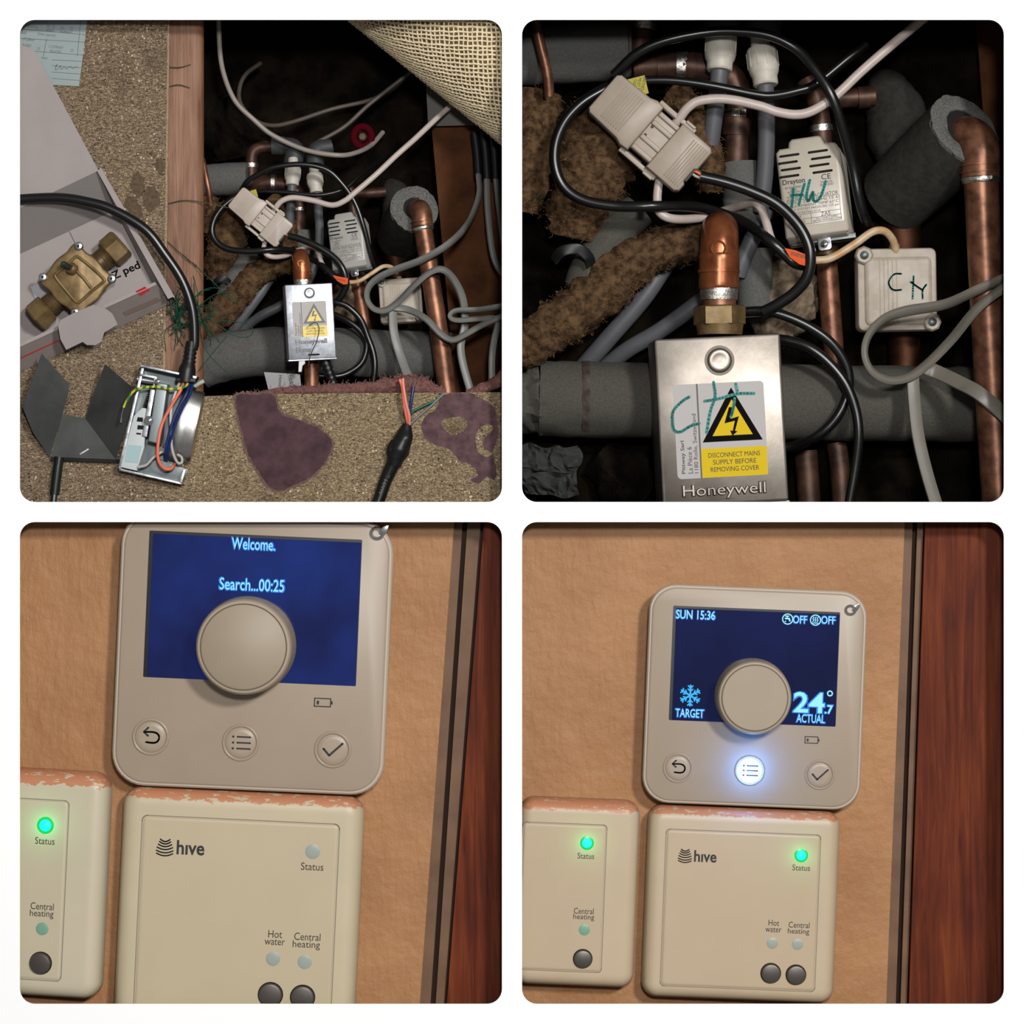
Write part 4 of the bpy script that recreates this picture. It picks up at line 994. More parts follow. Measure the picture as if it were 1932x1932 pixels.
cable('white_cable', [(1250, 318, 170), (1243, 345, 168), (1240, 378, 166), (1246, 402, 160), (1272, 413, 168), (1321, 411, 222), (1369, 397, 258), (1412, 384, 205), (1432, 388, 175), (1444, 415, 190), (1457, 456, 196), (1480, 480, 200)], 8.5, WHITEC, 'white cable dipping below the connector behind the copper elbow, ' + KN)
cable('white_cable', [(1528, 490, 170), (1545, 491, 168), (1570, 486, 168), (1612, 461, 172), (1645, 438, 178), (1668, 436, 188), (1684, 452, 205), (1690, 474, 222)], 7.5, CREAMC, 'yellowed white cable entering the junction box, ' + KN)
t = T('orange_warning_tag', 'orange warning tag wrapped round the cables below the actuator, upper right picture', 'tag', 1510, 486, 138)
t.add('band', slab(t.locs([(1480, 468), (1500, 472), (1520, 480), (1534, 482), (1532, 500), (1524, 503), (1508, 499), (1490, 486)]), 0, 1.6, .5), ORANGE)
t.add('printed_text', txt('WARNING', *t.loc(1508, 482), 34, 8, 1.6, .3, -14, bold=.01), INK)
# flat grey cables
grey_flat([(1935, 508, 92), (1897, 524, 84), (1844, 547, 74), (1783, 574, 110), (1710, 587, 130), (1668, 602, 140), (1640, 631, 150), (1631, 665, 155), (1643, 698, 155), (1673, 716, 150), (1710, 713, 146), (1746, 690, 142), (1795, 641, 122), (1844, 582, 74), (1897, 541, 62), (1935, 520, 66)], 11, 6.5, [58, 58, 55, 50, 40, 60, 70, 75, 70, 60, 60, 60, 60, 62, 62, 60], 'looped flat grey cable in front of the junction box, ' + KN, GREYC2)
grey_flat([(1722, 704, 160), (1724, 748, 158), (1732, 821, 160), (1749, 894, 162), (1772, 970, 165)], 12.5, 4.5, 10, 'flat grey cable hanging down from the loop to the bottom edge, ' + KN, GREYC2)
grey_flat([(1747, 694, 160), (1770, 703, 158), (1810, 722, 120), (1850, 744, 80), (1900, 788, 80), (1950, 840, 84)], 14, 4.5, 12, 'flat grey cable crossing the right copper pipe downwards, ' + KN, GREYC2)
# crumpled paper, lower left
def crumple(px, py, d, w, h, seed):
    """creased sheet of paper"""
    n = 16; V = []; F = []
    for side in (0, 1):
        for a in range(n + 1):
            for b in range(n + 1):
                u, v = a / n - .5, b / n - .5
                q = Vector((u * 3.1 + seed, v * 3.1, seed * .7))
                k = abs(noise.noise(q)) * 46 + abs(noise.noise(q * 2.3)) * 22
                x = u * w * (1 - .25 * abs(v)) + 14 * noise.noise(q + Vector((5, 0, 0))); y = v * h + 14 * noise.noise(q + Vector((0, 9, 0)))
                V.append(P(px + x, py + y, d - k + (u * u + v * v) * 60 + side * 1.2))
        o = side * (n + 1) ** 2
        F += [(o + a * (n + 1) + b, o + (a + 1) * (n + 1) + b, o + (a + 1) * (n + 1) + b + 1, o + a * (n + 1) + b + 1) for a in range(n) for b in range(n)]
    return V, F
solo('crumpled_paper', crumple(1036, 888, 315, 118, 96, 3), PAPERD, 'crumpled grey paper at the bottom left of the upper right picture', 'paper', flat=True)
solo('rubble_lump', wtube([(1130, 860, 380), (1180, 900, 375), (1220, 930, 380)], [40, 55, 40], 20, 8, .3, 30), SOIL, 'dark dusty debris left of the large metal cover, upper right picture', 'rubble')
# ================================================================ upper left niche: floor opening
KL = ', upper left picture'
# ---- stains on the front board (flat marks)
def decal(name, loops, d, mat, parent, label=None):
    f = fac(d)
    V, F = fill2d([[((x - 966) * S * f, (966 - y) * S * f) for x, y in lp] for lp in loops], 0, 0.0001)
    c = P(700, 840, d)
    o = bpy.data.objects.new(name, mesh(name, ([Vector((v.x, d * S - v.z, ZC + v.y)) - parent.location for v in V], F)))
    o.data.materials.append(mat); COL.objects.link(o); o.parent = parent
    return tag(o, label)
STAIN = M('purple_stain', (76, 48, 54), 0.8, c2=(52, 29, 35), vs=34, bump=.2, bs=300)
STAIN2 = M('purple_stain_light', (94, 66, 70), 0.8, c2=(66, 43, 47), vs=60, bump=.2, bs=300)
ff = bpy.data.objects['floor_front']
fl = bpy.data.objects['floor']
_o1 = [(446, 747), (480, 745), (516, 745), (527, 778), (560, 792), (596, 806), (622, 826), (626, 842), (610, 876), (582, 902), (548, 918), (530, 926), (508, 918), (484, 884), (468, 856), (458, 820), (450, 786)]
decal('stain_edge', [jag(inset(ccw(smooth2(_o1, 4)), -4.5), 3, 3.2, 31)], 59.75, M('stain_fringe', (104, 80, 68), .8, c2=(88, 60, 58), vs=200), ff)
decal('stain', [jag(smooth2([(446, 747), (480, 745), (516, 745), (527, 778), (560, 792), (596, 806), (622, 826), (626, 842), (610, 876), (582, 902), (548, 918), (530, 926), (508, 918), (484, 884), (468, 856), (458, 820), (450, 786)], 4), 4, 1.2, 3)], 59.6, STAIN, ff, 'dark purple stain')
decal('stain', [jag(smooth2([(836, 744), (880, 742), (905, 750), (925, 760), (938, 785), (939, 830), (930, 850), (936, 880), (935, 905), (918, 900), (905, 912), (888, 905), (900, 896), (893, 880), (866, 868), (850, 848), (820, 838), (800, 822), (795, 800), (806, 782), (825, 770)], 4), 4, 1.6, 5),
                jag(smooth2([(832, 794), (860, 786), (878, 790), (880, 808), (858, 822), (842, 814)], 3), 4, 1, 6), jag(smooth2([(905, 808), (925, 800), (930, 812), (912, 828), (914, 846), (930, 856), (915, 862), (900, 848), (898, 825)], 3), 4, 1, 7)], 59.6, STAIN2, ff, 'mottled purple stain with bare patches')
decal('stain', [jag(smooth2([(330, 268), (345, 262), (350, 300), (336, 318)], 4), 4, 1, 8)], 59.6, M('damp_mark', (84, 68, 46), .8), fl) if False else None
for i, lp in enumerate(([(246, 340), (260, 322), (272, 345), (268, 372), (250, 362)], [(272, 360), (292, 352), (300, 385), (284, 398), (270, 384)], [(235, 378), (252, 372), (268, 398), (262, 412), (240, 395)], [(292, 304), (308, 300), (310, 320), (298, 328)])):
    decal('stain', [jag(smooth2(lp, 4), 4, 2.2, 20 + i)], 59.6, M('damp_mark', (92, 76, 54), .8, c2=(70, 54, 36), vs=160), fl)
# ---- form sheet
t = T('form_sheet', 'pale blue printed form sheet with ruled lines at the top left corner of the chipboard', 'paper', 92, 84, 58, 6)
t.add('sheet', slab(t.locs([(0, 20), (168, 14), (149, 163), (90, 160), (0, 150)]), 0, .8), PAPER)
lines = [[(30, 54), (165, 66)], [(30, 72), (163, 80)], [(88, 74), (82, 106)], [(30, 94), (158, 104)], [(153, 30), (146, 106)], [(98, 113), (154, 116)], [(98, 124), (153, 128)], [(98, 136), (152, 140)], [(98, 148), (151, 152)]]
for l in lines: t.add('ruled_line', stroke(t.locs(l), .9, .8, .2, cap=False), INKG)
for s, px, py, w, h in (('DC', 92, 50, 7, 5), ('DL', 118, 52, 7, 5), ('999', 92, 58, 9, 5), ('Audible', 122, 60, 18, 5), ('Other (specify)', 88, 66, 34, 6), ('of Signalling', 58, 50, 28, 6), ('CARE', 43, 62, 14, 5), ('of Callout', 54, 74, 22, 6), ('2 COMPANY', 106, 89, 28, 5), ('RELATED', 105, 97, 21, 5), ('taken', 84, 109, 12, 5), ('RISE?', 51, 86, 16, 5)):
    t.add('printed_text', txt(s, *t.loc(px, py), w, h, .8, .2), INKG)
for px, py in ((101, 50), (135, 53), (100, 58), (134, 60), (73, 92), (136, 95)):
    x, y = t.loc(px, py); t.add('tick_box', stroke([(x - 2, y - 2), (x + 2, y - 2), (x + 2, y + 2), (x - 2, y + 2), (x - 2, y - 2)], .6, .8, .2, cap=False), INKG)
t.add('handwriting', stroke(t.locs([(104, 126), (108, 122), (104, 131), (110, 130), (114, 124), (116, 131), (121, 127), (126, 130), (131, 126), (138, 129), (146, 125)]), .8, .8, .2, True), INKG)
# ---- open carton
t = T('open_carton', 'open white cardboard carton lying on the chipboard at the left edge', 'box', 170, 520, 58)
cp = 2.2 * S
t.addw('lid', prism(W([(-20, 60, 14), (40, 84, 14), (66, 97, 14), (186, 322, 26), (-20, 420, 26)]), cp), CARD)
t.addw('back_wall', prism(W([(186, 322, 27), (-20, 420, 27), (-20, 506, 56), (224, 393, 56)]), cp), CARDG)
t.addw('bottom', prism(W([(-20, 506, 55), (224, 393, 55), (304, 560, 55), (-20, 712, 55)]), cp), CARD)
rw = t.addw('side_wall', prism(W([(184, 322, 24), (316, 553, 24), (300, 561, 54), (222, 394, 54)]), 2.6 * S), CARD)
t.addw('side_wall_outer', prism(W([(189, 318, 22), (328, 562, 22), (331, 569, 57), (192, 326, 57)]), 2.2 * S), CARD)
t.addw('wall_edge', prism(W([(183, 322, 20), (190, 319, 20), (327, 560, 20), (317, 564, 20)]), 2 * S), CARD)
fw = ((-20, 680, 24), (294, 536, 24), (328, 570, 57))
t.addw('front_wall', prism(W([(-20, 680, 24), (294, 536, 24), (328, 570, 57), (-20, 728, 57)]), cp), CARDE)
t.addw('front_edge', prism(W([(-20, 674, 22), (292, 532, 22), (296, 537, 22), (-20, 681, 22)]), 2 * S), CARD)
def fd(x, y, o=1.0): return (x, y, plane_d(x, y, *fw) - o)
t.addw('red_label', prism(W([fd(256, 550, 2), fd(273, 541, 2), fd(283, 547, 2), fd(266, 558, 2)]), .6 * S), RED)
t.addw('printed_band', prism(W([fd(232, 590, 2), fd(296, 562, 2), fd(304, 567, 2), fd(238, 596, 2)]), .5 * S), M('brown_print', (104, 90, 80), .8))
t.addw('printed_band', prism(W([fd(40, 674, 2), fd(112, 641, 2), fd(112, 643, 2), fd(40, 676, 2)]), .5 * S), RED)
t.addw('tuck_flap', prism(W([(110, 616, -6), (114, 604, -9), (140, 590, -11), (176, 575, -12), (195, 579, -11), (212, 592, -7), (222, 612, 0), (197, 627, 3), (191, 645, 9), (180, 651, 11), (164, 651, 10), (156, 645, 8), (125, 660, 10), (114, 640, 2)]), 1.6 * S), CARD)
t.addw('insert_seam', prism(W([(130, 437, 54.5), (131.5, 436.5, 54.5), (146, 466, 54.5), (144.5, 466.5, 54.5)]), .4 * S), INKG)
tt = T('carton_print', None, None, 238, 512, 54.4, -24)
tt.o.parent = t.o; tt.o.matrix_parent_inverse = t.m.inverted()
tt.add('lettering', txt('Z ped', 0, 0, 56, 20, 0, .3, 0, bold=.02), LABELK); tt.add('lettering', txt('INS', -38, 50, 16, 7, 0, .3, 180), LABELK)
solo('leaflet', prism(W([(57, 541, 52), (90, 527, 52), (112, 563, 52), (72, 577, 52)]), .8 * S), M('leaflet_white', (178, 176, 182), .7), 'small white leaflet under the brass valve in the carton', 'paper')
# ---- brass valve in the carton
t = T('brass_valve', 'new brass two port valve body lying in the open carton', 'valve', 148, 530, 24)
pl = []
for i in range(96):
    a = 2 * math.pi * i / 96
    r = 54 + 15 * abs(math.cos(2 * a)) ** 9
    pl.append((r * math.cos(a + .03), r * math.sin(a + .03)))
t.add('body', loft(circ(50, 48), [(4, -10), (0, 0), (0, 18)]), BRASSD)
t.add('cover_plate', loft(pl, [(1.5, 14), (0, 16), (0, 23), (1.5, 25.5), (4, 26.5)]), BRASS)
rg = [t.loc(*p) for p in ((153, 488), (172, 503), (198, 527), (197, 535), (176, 552), (156, 570), (147, 571), (128, 550), (109, 526), (110, 518), (132, 500), (146, 487))]
t.add('raised_rib', tube([Vector((x, y, 27)) for x, y in rg], 3.2, 8, 4, True), BRASS)
t.add('raised_rib', tube([Vector((*t.loc(*p), 27)) for p in ((146, 498), (150, 515), (162, 528), (176, 546))], 3.0, 8, 5), BRASS)
for px, py in ((152, 467), (85, 525), (214, 528), (145, 591)):
    x, y = t.loc(px, py)
    b = t.add('screw', shift(lathe([(8.5, 24), (8.5, 27), (6.5, 31), (3, 32)], 20), x, y), STEEL)
    t.add('socket', shift(lathe([(2.6, 31.5), (2.6, 32.6)], 6), x, y), SLOT, b)
x, y = t.loc(140, 510)
mm = Matrix.Translation((x, y, 26)) @ Matrix.Rotation(math.radians(-38), 4, Vector((1, 1.6, 0)))
t.add('spindle_boss', lathe([(12, -3), (12, 5), (9, 9)], 24, mm), BRASS)
t.add('spindle', lathe([(5.5, 6), (5.5, 27), (4, 30)], 18, mm), STEELD)
dx, dy = math.cos(math.radians(41)), math.sin(math.radians(41))
for s in (1, -1):
    A = Vector((s * dx * 40, s * dy * 40, 2)); Bq = Vector((s * dx * 100, s * dy * 100, 2))
    ax = axis(A, Bq)
    t.add('port', lathe([(24, 0), (23, 8), (21, 12), (21, 30)], 28, ax), BRASSD)
    t.add('thread', join(*[lathe([(20, 22 + 4 * k), (22.5, 24 + 4 * k), (20, 26 + 4 * k)], 28, ax) for k in range(4)]), BRASS)
    hx = loft([(31 * math.cos(math.pi / 3 * i + .3), 31 * math.sin(math.pi / 3 * i + .3)) for i in range(6)], [(3, 36), (0, 39), (0, 66), (4, 70)])
    t.add('hex_nut', xf(hx, ax), BRASS)
# ---- thick black cable with strain relief, and the opened actuator
t = T('actuator_head', 'opened zinc motor head with coloured wires lying at the joist end', 'actuator', 298, 800, 58, 12)
L = t.loc
def pbox(pts, z0, z1, b=0): return slab(t.locs(pts), z0, z1, b)
t.add('frame_back', pbox([(272, 690), (374, 712), (338, 908), (230, 884)], 0, 3), STEELD)
t.add('top_plate', pbox([(270, 689), (376, 712), (375, 717), (269, 694)], 0, 44, 1), STEEL)
t.add('left_flange', pbox([(270, 692), (276, 693), (232, 886), (226, 884)], 0, 30, 1), STEEL)
t.add('bottom_plate', pbox([(228, 884), (300, 866), (356, 886), (345, 913)], 2, 6, 1), STEELD)
t.add('bottom_lip', pbox([(228, 883), (346, 911), (345, 915), (227, 888)], 0, 26, .8), STEEL)
t.add('corner_tab', pbox([(347, 886), (353, 887), (345, 914), (340, 911)], 4, 26, .6), STEEL)
mo = t.add('motor_can', xf(lathe([(70, 0), (72, 3), (72, 22), (70, 24), (70, 38), (67, 42), (55, 44)], 48), Matrix.Translation((*L(332, 800), 2)) @ Matrix.Rotation(math.pi / 2, 4, 'Y') @ Matrix.Scale(.46, 4, Vector((1, 0, 0)))), M('motor_steel', (196, 194, 190), .3, 1.0, c2=(150, 150, 148), vs=20))
t.add('gear_case', pbox([(300, 722), (322, 727), (306, 840), (284, 834)], 6, 46, 3), M('gear_zinc', (128, 136, 138), .45, .7))
t.add('gear_plate', pbox([(288, 735), (297, 737), (282, 826), (273, 823)], 4, 40, 1), STEEL)
t.add('bearing_cap', shift(lathe([(9, 40), (9, 47), (4, 50)], 16), *L(286, 795)), CHROME)
t.add('pivot_screw', shift(lathe([(6, 40), (6, 46), (2, 48)], 12), *L(302, 722)), CHROME)
t.add('lever', join(pbox([(268, 706), (298, 712), (297, 716), (267, 710)], 20, 34, .5), pbox([(295, 712), (300, 713), (296, 732), (292, 731)], 20, 34, .5)), STEEL)
t.add('roller', tube([Vector((*L(262, 716), 24)), Vector((*L(296, 722), 24))], 6, 14, 1), STEEL)
sp = []
for i in range(97):
    f_ = i / 96; px = 291 + (276 - 291) * f_; py = 730 + (772 - 730) * f_; x, y = L(px, py)
    sp.append(Vector((x + 5 * math.cos(i * 2 * math.pi / 8), y, 22 + 5 * math.sin(i * 2 * math.pi / 8))))
t.add('return_spring', tube(sp, .9, 5, 1), SPRING)
mb = t.add('micro_switch', pbox([(256, 786), (272, 770), (281, 772), (276, 845), (262, 889), (231, 882), (245, 828)], 8, 34, 1.5), TEALW)
t.add('switch_window', pbox([(246, 840), (272, 842), (264, 874), (240, 871)], 34, 35.2), TEAL, mb)
for q in ([(264, 788), (274, 789), (273, 797), (262, 796)], [(264, 803), (275, 804), (274, 811), (263, 811)], [(262, 817), (270, 818), (270, 821), (261, 820)]):
    t.add('switch_slot', pbox(q, 34, 35), SLOT, mb)
gl = t.add('cable_gland', tube([Vector((*L(354, 722), 34)), Vector((*L(355, 712), 34)), Vector((*L(357, 698), 34)), Vector((*L(360, 686), 34))], [17, 17, 16, 12], 20, 3), BLACKP)
t.add('gland_flange', pbox([(336, 714), (374, 716), (374, 724), (336, 722)], 20, 48, 2), BLACKP)
t.add('strain_relief', tube([Vector((*L(360, 690), 34)), Vector((*L(365, 646), 34))], 10, 16, 1), BLACKP)
for k in range(5): t.add('relief_ring', tube([Vector((*L(360 + k * 1.1, 686 - k * 8), 34)), Vector((*L(360.6 + k * 1.1, 681 - k * 8), 34))], 12.5 - k * .3, 16, 1), BLACKP)
t.addw('main_cable', wtube([(-30, 384, 14), (37, 376, 14), (110, 373, 10), (165, 381, 8), (213, 396, 8), (273, 432, 10), (310, 478, 14), (344, 530, 18), (363, 585, 21), (367, 640, 23), (364, 660, 24)], 9.3, 18, 8), BLACKC, label='thick black cable arching over the carton')
def lw(name, pts, r, m, z): t.add(name, tube([Vector((*L(x, y), zz)) for (x, y), zz in zip(pts, z)], r, 8, 6), m)
lw('earth_wire', [(360, 722), (352, 732), (330, 736), (300, 732), (272, 734), (255, 742), (244, 758), (238, 770)], 2.6, WIREYG, [34, 48, 52, 54, 50, 44, 40, 38])
t.add('crimp_terminal', tube([Vector((*L(238, 769), 38)), Vector((*L(234, 784), 36)), Vector((*L(232, 798), 34))], [2, 1.6, 3], 8, 2), CHROME)
lw('live_wire', [(350, 722), (346, 738), (330, 765), (312, 800), (304, 838), (304, 868), (314, 884), (326, 885), (332, 876)], 3, WIREO, [34, 50, 52, 52, 52, 48, 40, 34, 22])
lw('blue_wire', [(362, 724), (357, 744), (340, 775), (327, 812), (318, 850), (316, 866)], 2.8, WIREB, [36, 50, 54, 54, 48, 36])
lw('blue_wire', [(366, 724), (363, 746), (346, 778), (332, 815), (322, 852), (319, 866)], 2.8, WIREB, [36, 48, 52, 52, 46, 34])
lw('white_wire', [(343, 722), (336, 742), (328, 775), (328, 820), (330, 850), (338, 872), (346, 874), (346, 864), (338, 858)], 2.6, WIREW, [34, 46, 50, 50, 46, 40, 36, 32, 30])
lw('white_wire', [(264, 882), (280, 878), (294, 864), (308, 854), (318, 852)], 2.6, WIREW, [36, 38, 40, 36, 26])
lw('grey_wire', [(338, 738), (324, 765), (318, 800), (314, 840)], 2, WIREG, [40, 48, 48, 40])
t.add('clear_sleeve', tube([Vector((*L(370, 730), 30)), Vector((*L(380, 724), 32)), Vector((*L(388, 720), 32))], [3.5, 4, 4], 12, 2), CLEAR)
# ---- folded metal cover beside it
t = T('folded_metal_cover', 'dark folded sheet metal cover with two upright sides beside the opened motor head', 'metal cover', 150, 790, 58)
sm = M('cover_sheet', (66, 68, 66), .5, .5, c2=(50, 52, 51), vs=14)
t.addw('base', prism(W([(118, 782, 57), (161, 789, 57), (226, 868, 57), (96, 866, 57)]), 1.5 * S), sm)
t.addw('side_panel', prism(W([(79, 667, 18), (131, 726, 26), (130, 738, 30), (118, 782, 56), (94, 864, 56), (62, 816, 34), (42, 767, 22)]), 1.5 * S), sm)
t.addw('side_panel', prism(W([(198, 687, 18), (258, 738, 26), (252, 760, 30), (218, 866, 56), (161, 789, 56), (173, 750, 44)]), 1.5 * S), sm)
t.addw('end_lip', prism(W([(96, 862, 57), (226, 867, 57), (226, 872, 48), (96, 868, 48)]), 1.2 * S), sm)
t.addw('pressed_mark', prism(W([(150, 856, 55.6), (166, 846, 55.6), (168, 848, 55.6), (152, 858, 55.6)]), .5 * S), STEEL)
t = T('screwdriver', 'dark green handled tool under the folded metal cover', 'tool', 104, 900, 50)
t.addw('handle', wtube([(112, 862, 51), (108, 890, 51), (103, 932, 51)], [9, 9.5, 9], 14, 3), M('dark_green_handle', (16, 26, 22), .4))
t.addw('shaft', wtube([(103, 930, 51), (98, 975, 51)], 6, 12, 1), STEELD)
# ---- green twine and loose threads
rn = random.Random(11); gs = []
for c0, n_, sp_ in (((338, 588), 26, 60), ((330, 608), 22, 55), ((382, 606), 16, 70), ((374, 578), 12, 60)):
    for i in range(n_):
        a = rn.uniform(0, 2 * math.pi); l = sp_ * rn.uniform(.4, 1.0)
        e = (c0[0] + l * math.cos(a) * (.75 if c0[0] < 360 else 1), c0[1] + l * math.sin(a) * 1.1)
        if e[0] < 312: e = (312 + rn.uniform(0, 12), e[1])
        b = rn.uniform(-12, 12)
        mid = ((c0[0] + e[0]) / 2 + b, (c0[1] + e[1]) / 2 + b)
        gs.append(wtube([(*c0, 62), (*mid, 48 - rn.uniform(0, 14)), (*e, 62)], .75, 4, 5))
for pts in ([(345, 480, 70), (400, 530, 60), (440, 570, 66)], [(382, 602, 62), (440, 607, 55), (468, 612, 55), (478, 625, 56), (465, 636, 58), (440, 632, 58), (410, 612, 60)], [(380, 640, 60), (395, 670, 56), (430, 705, 60)], [(428, 634, 60), (400, 668, 58), (375, 700, 60)], [(365, 562, 60), (390, 545, 54), (415, 545, 56), (424, 560, 60)], [(378, 575, 62), (405, 556, 55), (435, 552, 55), (448, 570, 60)]):
    gs.append(wtube(pts, .8, 4, 6))
solo('green_twine', join(*gs), GREENT, 'tangle of thin green twine on the joist beside the black cable' + KL, 'twine', None, 'stuff')
for i, (pts, nm) in enumerate((([(320, 127, 68), (340, 127, 66), (360, 122, 70)], 'uppermost'), ([(320, 163, 68), (338, 160, 66), (358, 166, 70)], 'second from the top'), ([(318, 384, 68), (350, 378, 64), (395, 384, 70), (430, 392, 90)], 'longest, near the white connector'), ([(315, 455, 68), (350, 486, 64), (372, 502, 66)], 'slanting, above the twine tangle'))):
    solo('loose_thread', wtube(pts, 1.0, 5, 6), OLIVET, 'dark green thread across the joist, ' + nm, 'thread')
# ---- carpet rolled back over the corner
t = T('rolled_carpet', 'beige woven carpet backing rolled back over the top right corner', 'carpet', 800, 120, 60)
e2 = Vector((0.777, 0.629)); n2 = Vector((0.629, -0.777)); O2 = Vector((655, 34))
RC, DE = 150.0, 178.0
def cp3(a, b, off=0.0):
    phi = min(max(b, 0) / RC, 1.25); rest = max(0.0, b - RC * 1.25)
    h = RC * (1 - math.cos(phi)) + rest * math.sin(1.25); dd = DE - RC * math.sin(phi) - rest * math.cos(1.25) * 0.02
    h -= off * math.cos(phi); dd -= off * math.sin(phi)
    p = O2 + e2 * a + n2 * h
    return P(p.x, p.y, dd)
na, nb = 40, 40
Vv = [cp3(-90 + 560 * i / na, 380 * j / nb) for j in range(nb + 1) for i in range(na + 1)]
Ff = [(j * (na + 1) + i, j * (na + 1) + i + 1, (j + 1) * (na + 1) + i + 1, (j + 1) * (na + 1) + i) for j in range(nb) for i in range(na)]
def clip_ok(p): return p.x < -0.004 and p.z < ZC + 1.05
Ff = [f for f in Ff if all(Vv[i].x < -0.005 for i in f)]
us = sorted({i for f in Ff for i in f}); mp = {k: i for i, k in enumerate(us)}
t.addw('backing_sheet', ([Vv[k] for k in us], [tuple(mp[i] for i in f) for f in Ff]), M('carpet_base', (92, 76, 54), .95, var=.25, vs=200))
wf = []; wp = []; rj = random.Random(5)
def thread(fam, k, off, r):
    d1 = (Vector((0.777, 0.629)), Vector((0.629, -0.777)))[fam]; d0 = (Vector((0.629, -0.777)), Vector((0.777, 0.629)))[fam]
    run = []; out = []; k += rj.uniform(-1.1, 1.1); r *= rj.uniform(.8, 1.2); ph = rj.uniform(0, 6)
    for s in range(0, 130):
        q = d0 * (k + .7 * math.sin(s * .9 + ph)) + d1 * (s * 5.2 - 180)
        a, b = q.x, q.y
        ok = -90 < a < 470 and 1 < b < 378
        if ok:
            p = cp3(a, b, off + (1.1 if (s + int(k // 9)) % 2 == 0 else -.3) * (1 if fam == 0 else .2))
            ok = p.x < -0.005
        if ok: run.append(p)
        elif len(run) > 2: out.append(tube(run, r * S, 5, 1)); run = []
        else: run = []
    if len(run) > 2: out.append(tube(run, r * S, 5, 1))
    return out
for k in range(-420, 560, 9): wf += thread(0, k, 1.8, 2.1)
for k in range(-420, 560, 9): wp += thread(1, k, 1.6, 1.7)
t.addw('weft_threads', join(*wf), M('jute_weft', (224, 206, 170), .9, var=.16, vs=160), kind='stuff')
t.addw('warp_threads', join(*wp), M('jute_warp', (224, 206, 170), .9, var=.16, vs=160), kind='stuff')
# ---- carpet edge along the front board
g = wtube([(470, 746, 74), (540, 738, 72), (620, 735, 72), (700, 732, 70), (760, 724, 70), (800, 730, 72), (840, 742, 76)], [5, 8, 10, 12, 17, 16, 6], 14, 10, .4, 70)
co = solo('carpet_edge', g, M('pink_pile', (124, 86, 80), 1.0, c2=(92, 58, 54), vs=160, bump=1, bs=300), 'fluffy dusty pink carpet edge along the front board' + KL, 'carpet')
hs = []
for _ in range(500):
    v = rn.choice(g[0]) - co.location
    u_ = Vector((rn.uniform(-1, 1), rn.uniform(-.6, .1), rn.uniform(-.2, 1.2))).normalized() * S * rn.uniform(4, 11)
    hs.append(tube([v, v + u_], .0005, 3, 1))
fo = bpy.data.objects.new('pile_fibres', mesh('pile_fibres', join(*hs))); fo.data.materials.append(M('pink_fibre', (142, 104, 96), .9)); COL.objects.link(fo); fo.parent = co; tag(fo, None, None, None, 'stuff')
g2 = wtube([(880, 742, 74), (915, 732, 72), (962, 708, 70)], [6, 11, 14], 12, 8, .4, 70)
solo('carpet_edge', g2, MATS['pink_pile'], 'dusty pink carpet scrap at the right end of the front board' + KL, 'carpet')
# ---- cut black cable with bare wires on the front board
t = T('cut_cable', 'cut black cable with taped joint and bare coloured wires on the front board', 'cable', 745, 860, 46)
t.addw('sheath', wtube([(700, 985, 50), (716, 940, 50), (728, 905, 50), (745, 868, 48), (756, 838, 46)], [12, 12, 12.5, 14, 15], 18, 6), BLACKC)
t.addw('taped_joint', wtube([(742, 878, 46), (752, 850, 44), (762, 826, 44), (768, 800, 46)], [14, 20, 18, 8], 18, 6, .12, 60), BLACKP)
t.addw('tape_end', wtube([(739, 862, 42), (740, 848, 40), (745, 832, 42)], [8, 11, 8], 14, 5), BLACKP)
t.addw('orange_wire', wtube([(770, 800, 44), (766, 780, 38), (762, 755, 36), (759, 730, 36), (754, 716, 36)], 3.4, 10, 6), WIREO)
t.addw('orange_wire', wtube([(772, 802, 42), (772, 785, 36), (766, 760, 33), (761, 728, 33), (760, 714, 34)], 3, 10, 6), M('salmon_wire', (214, 130, 112), .4))
t.addw('bare_copper', wtube([(760, 716, 34), (759, 704, 34)], 1.6, 8, 1), COPPERB)
t.addw('blue_wire', wtube([(773, 796, 42), (773, 775, 38), (777, 750, 36), (780, 730, 38)], 3.2, 10, 6), WIREB)
t.addw('bare_copper', wtube([(780, 731, 38), (785, 717, 38)], 1.6, 8, 1), CHROME)
t.addw('green_wire', wtube([(770, 802, 42), (775, 780, 44), (795, 768, 46), (820, 756, 50), (832, 750, 54)], 2.4, 10, 6), WIREK)
t.addw('grey_wire', wtube([(774, 800, 42), (790, 785, 44), (815, 764, 48), (836, 744, 54)], 2.4, 10, 6), WIREG)
tt = T('cable_print', None, None, 728, 906, 37.5, -68); tt.o.parent = t.o; tt.o.matrix_parent_inverse = t.m.inverted()
tt.add('lettering', txt('AWM E175', 0, 0, 60, 7, 0, .3), INKG)
solo('thin_hair_wire', wtube([(583, 613, 68), (596, 609, 66), (602, 620, 66), (598, 642, 66), (590, 660, 68), (585, 672, 70), (582, 690, 76)], .9, 6, 6), OLIVET, 'thin dark wire lying over the small metal valve cover' + KL, 'wire')
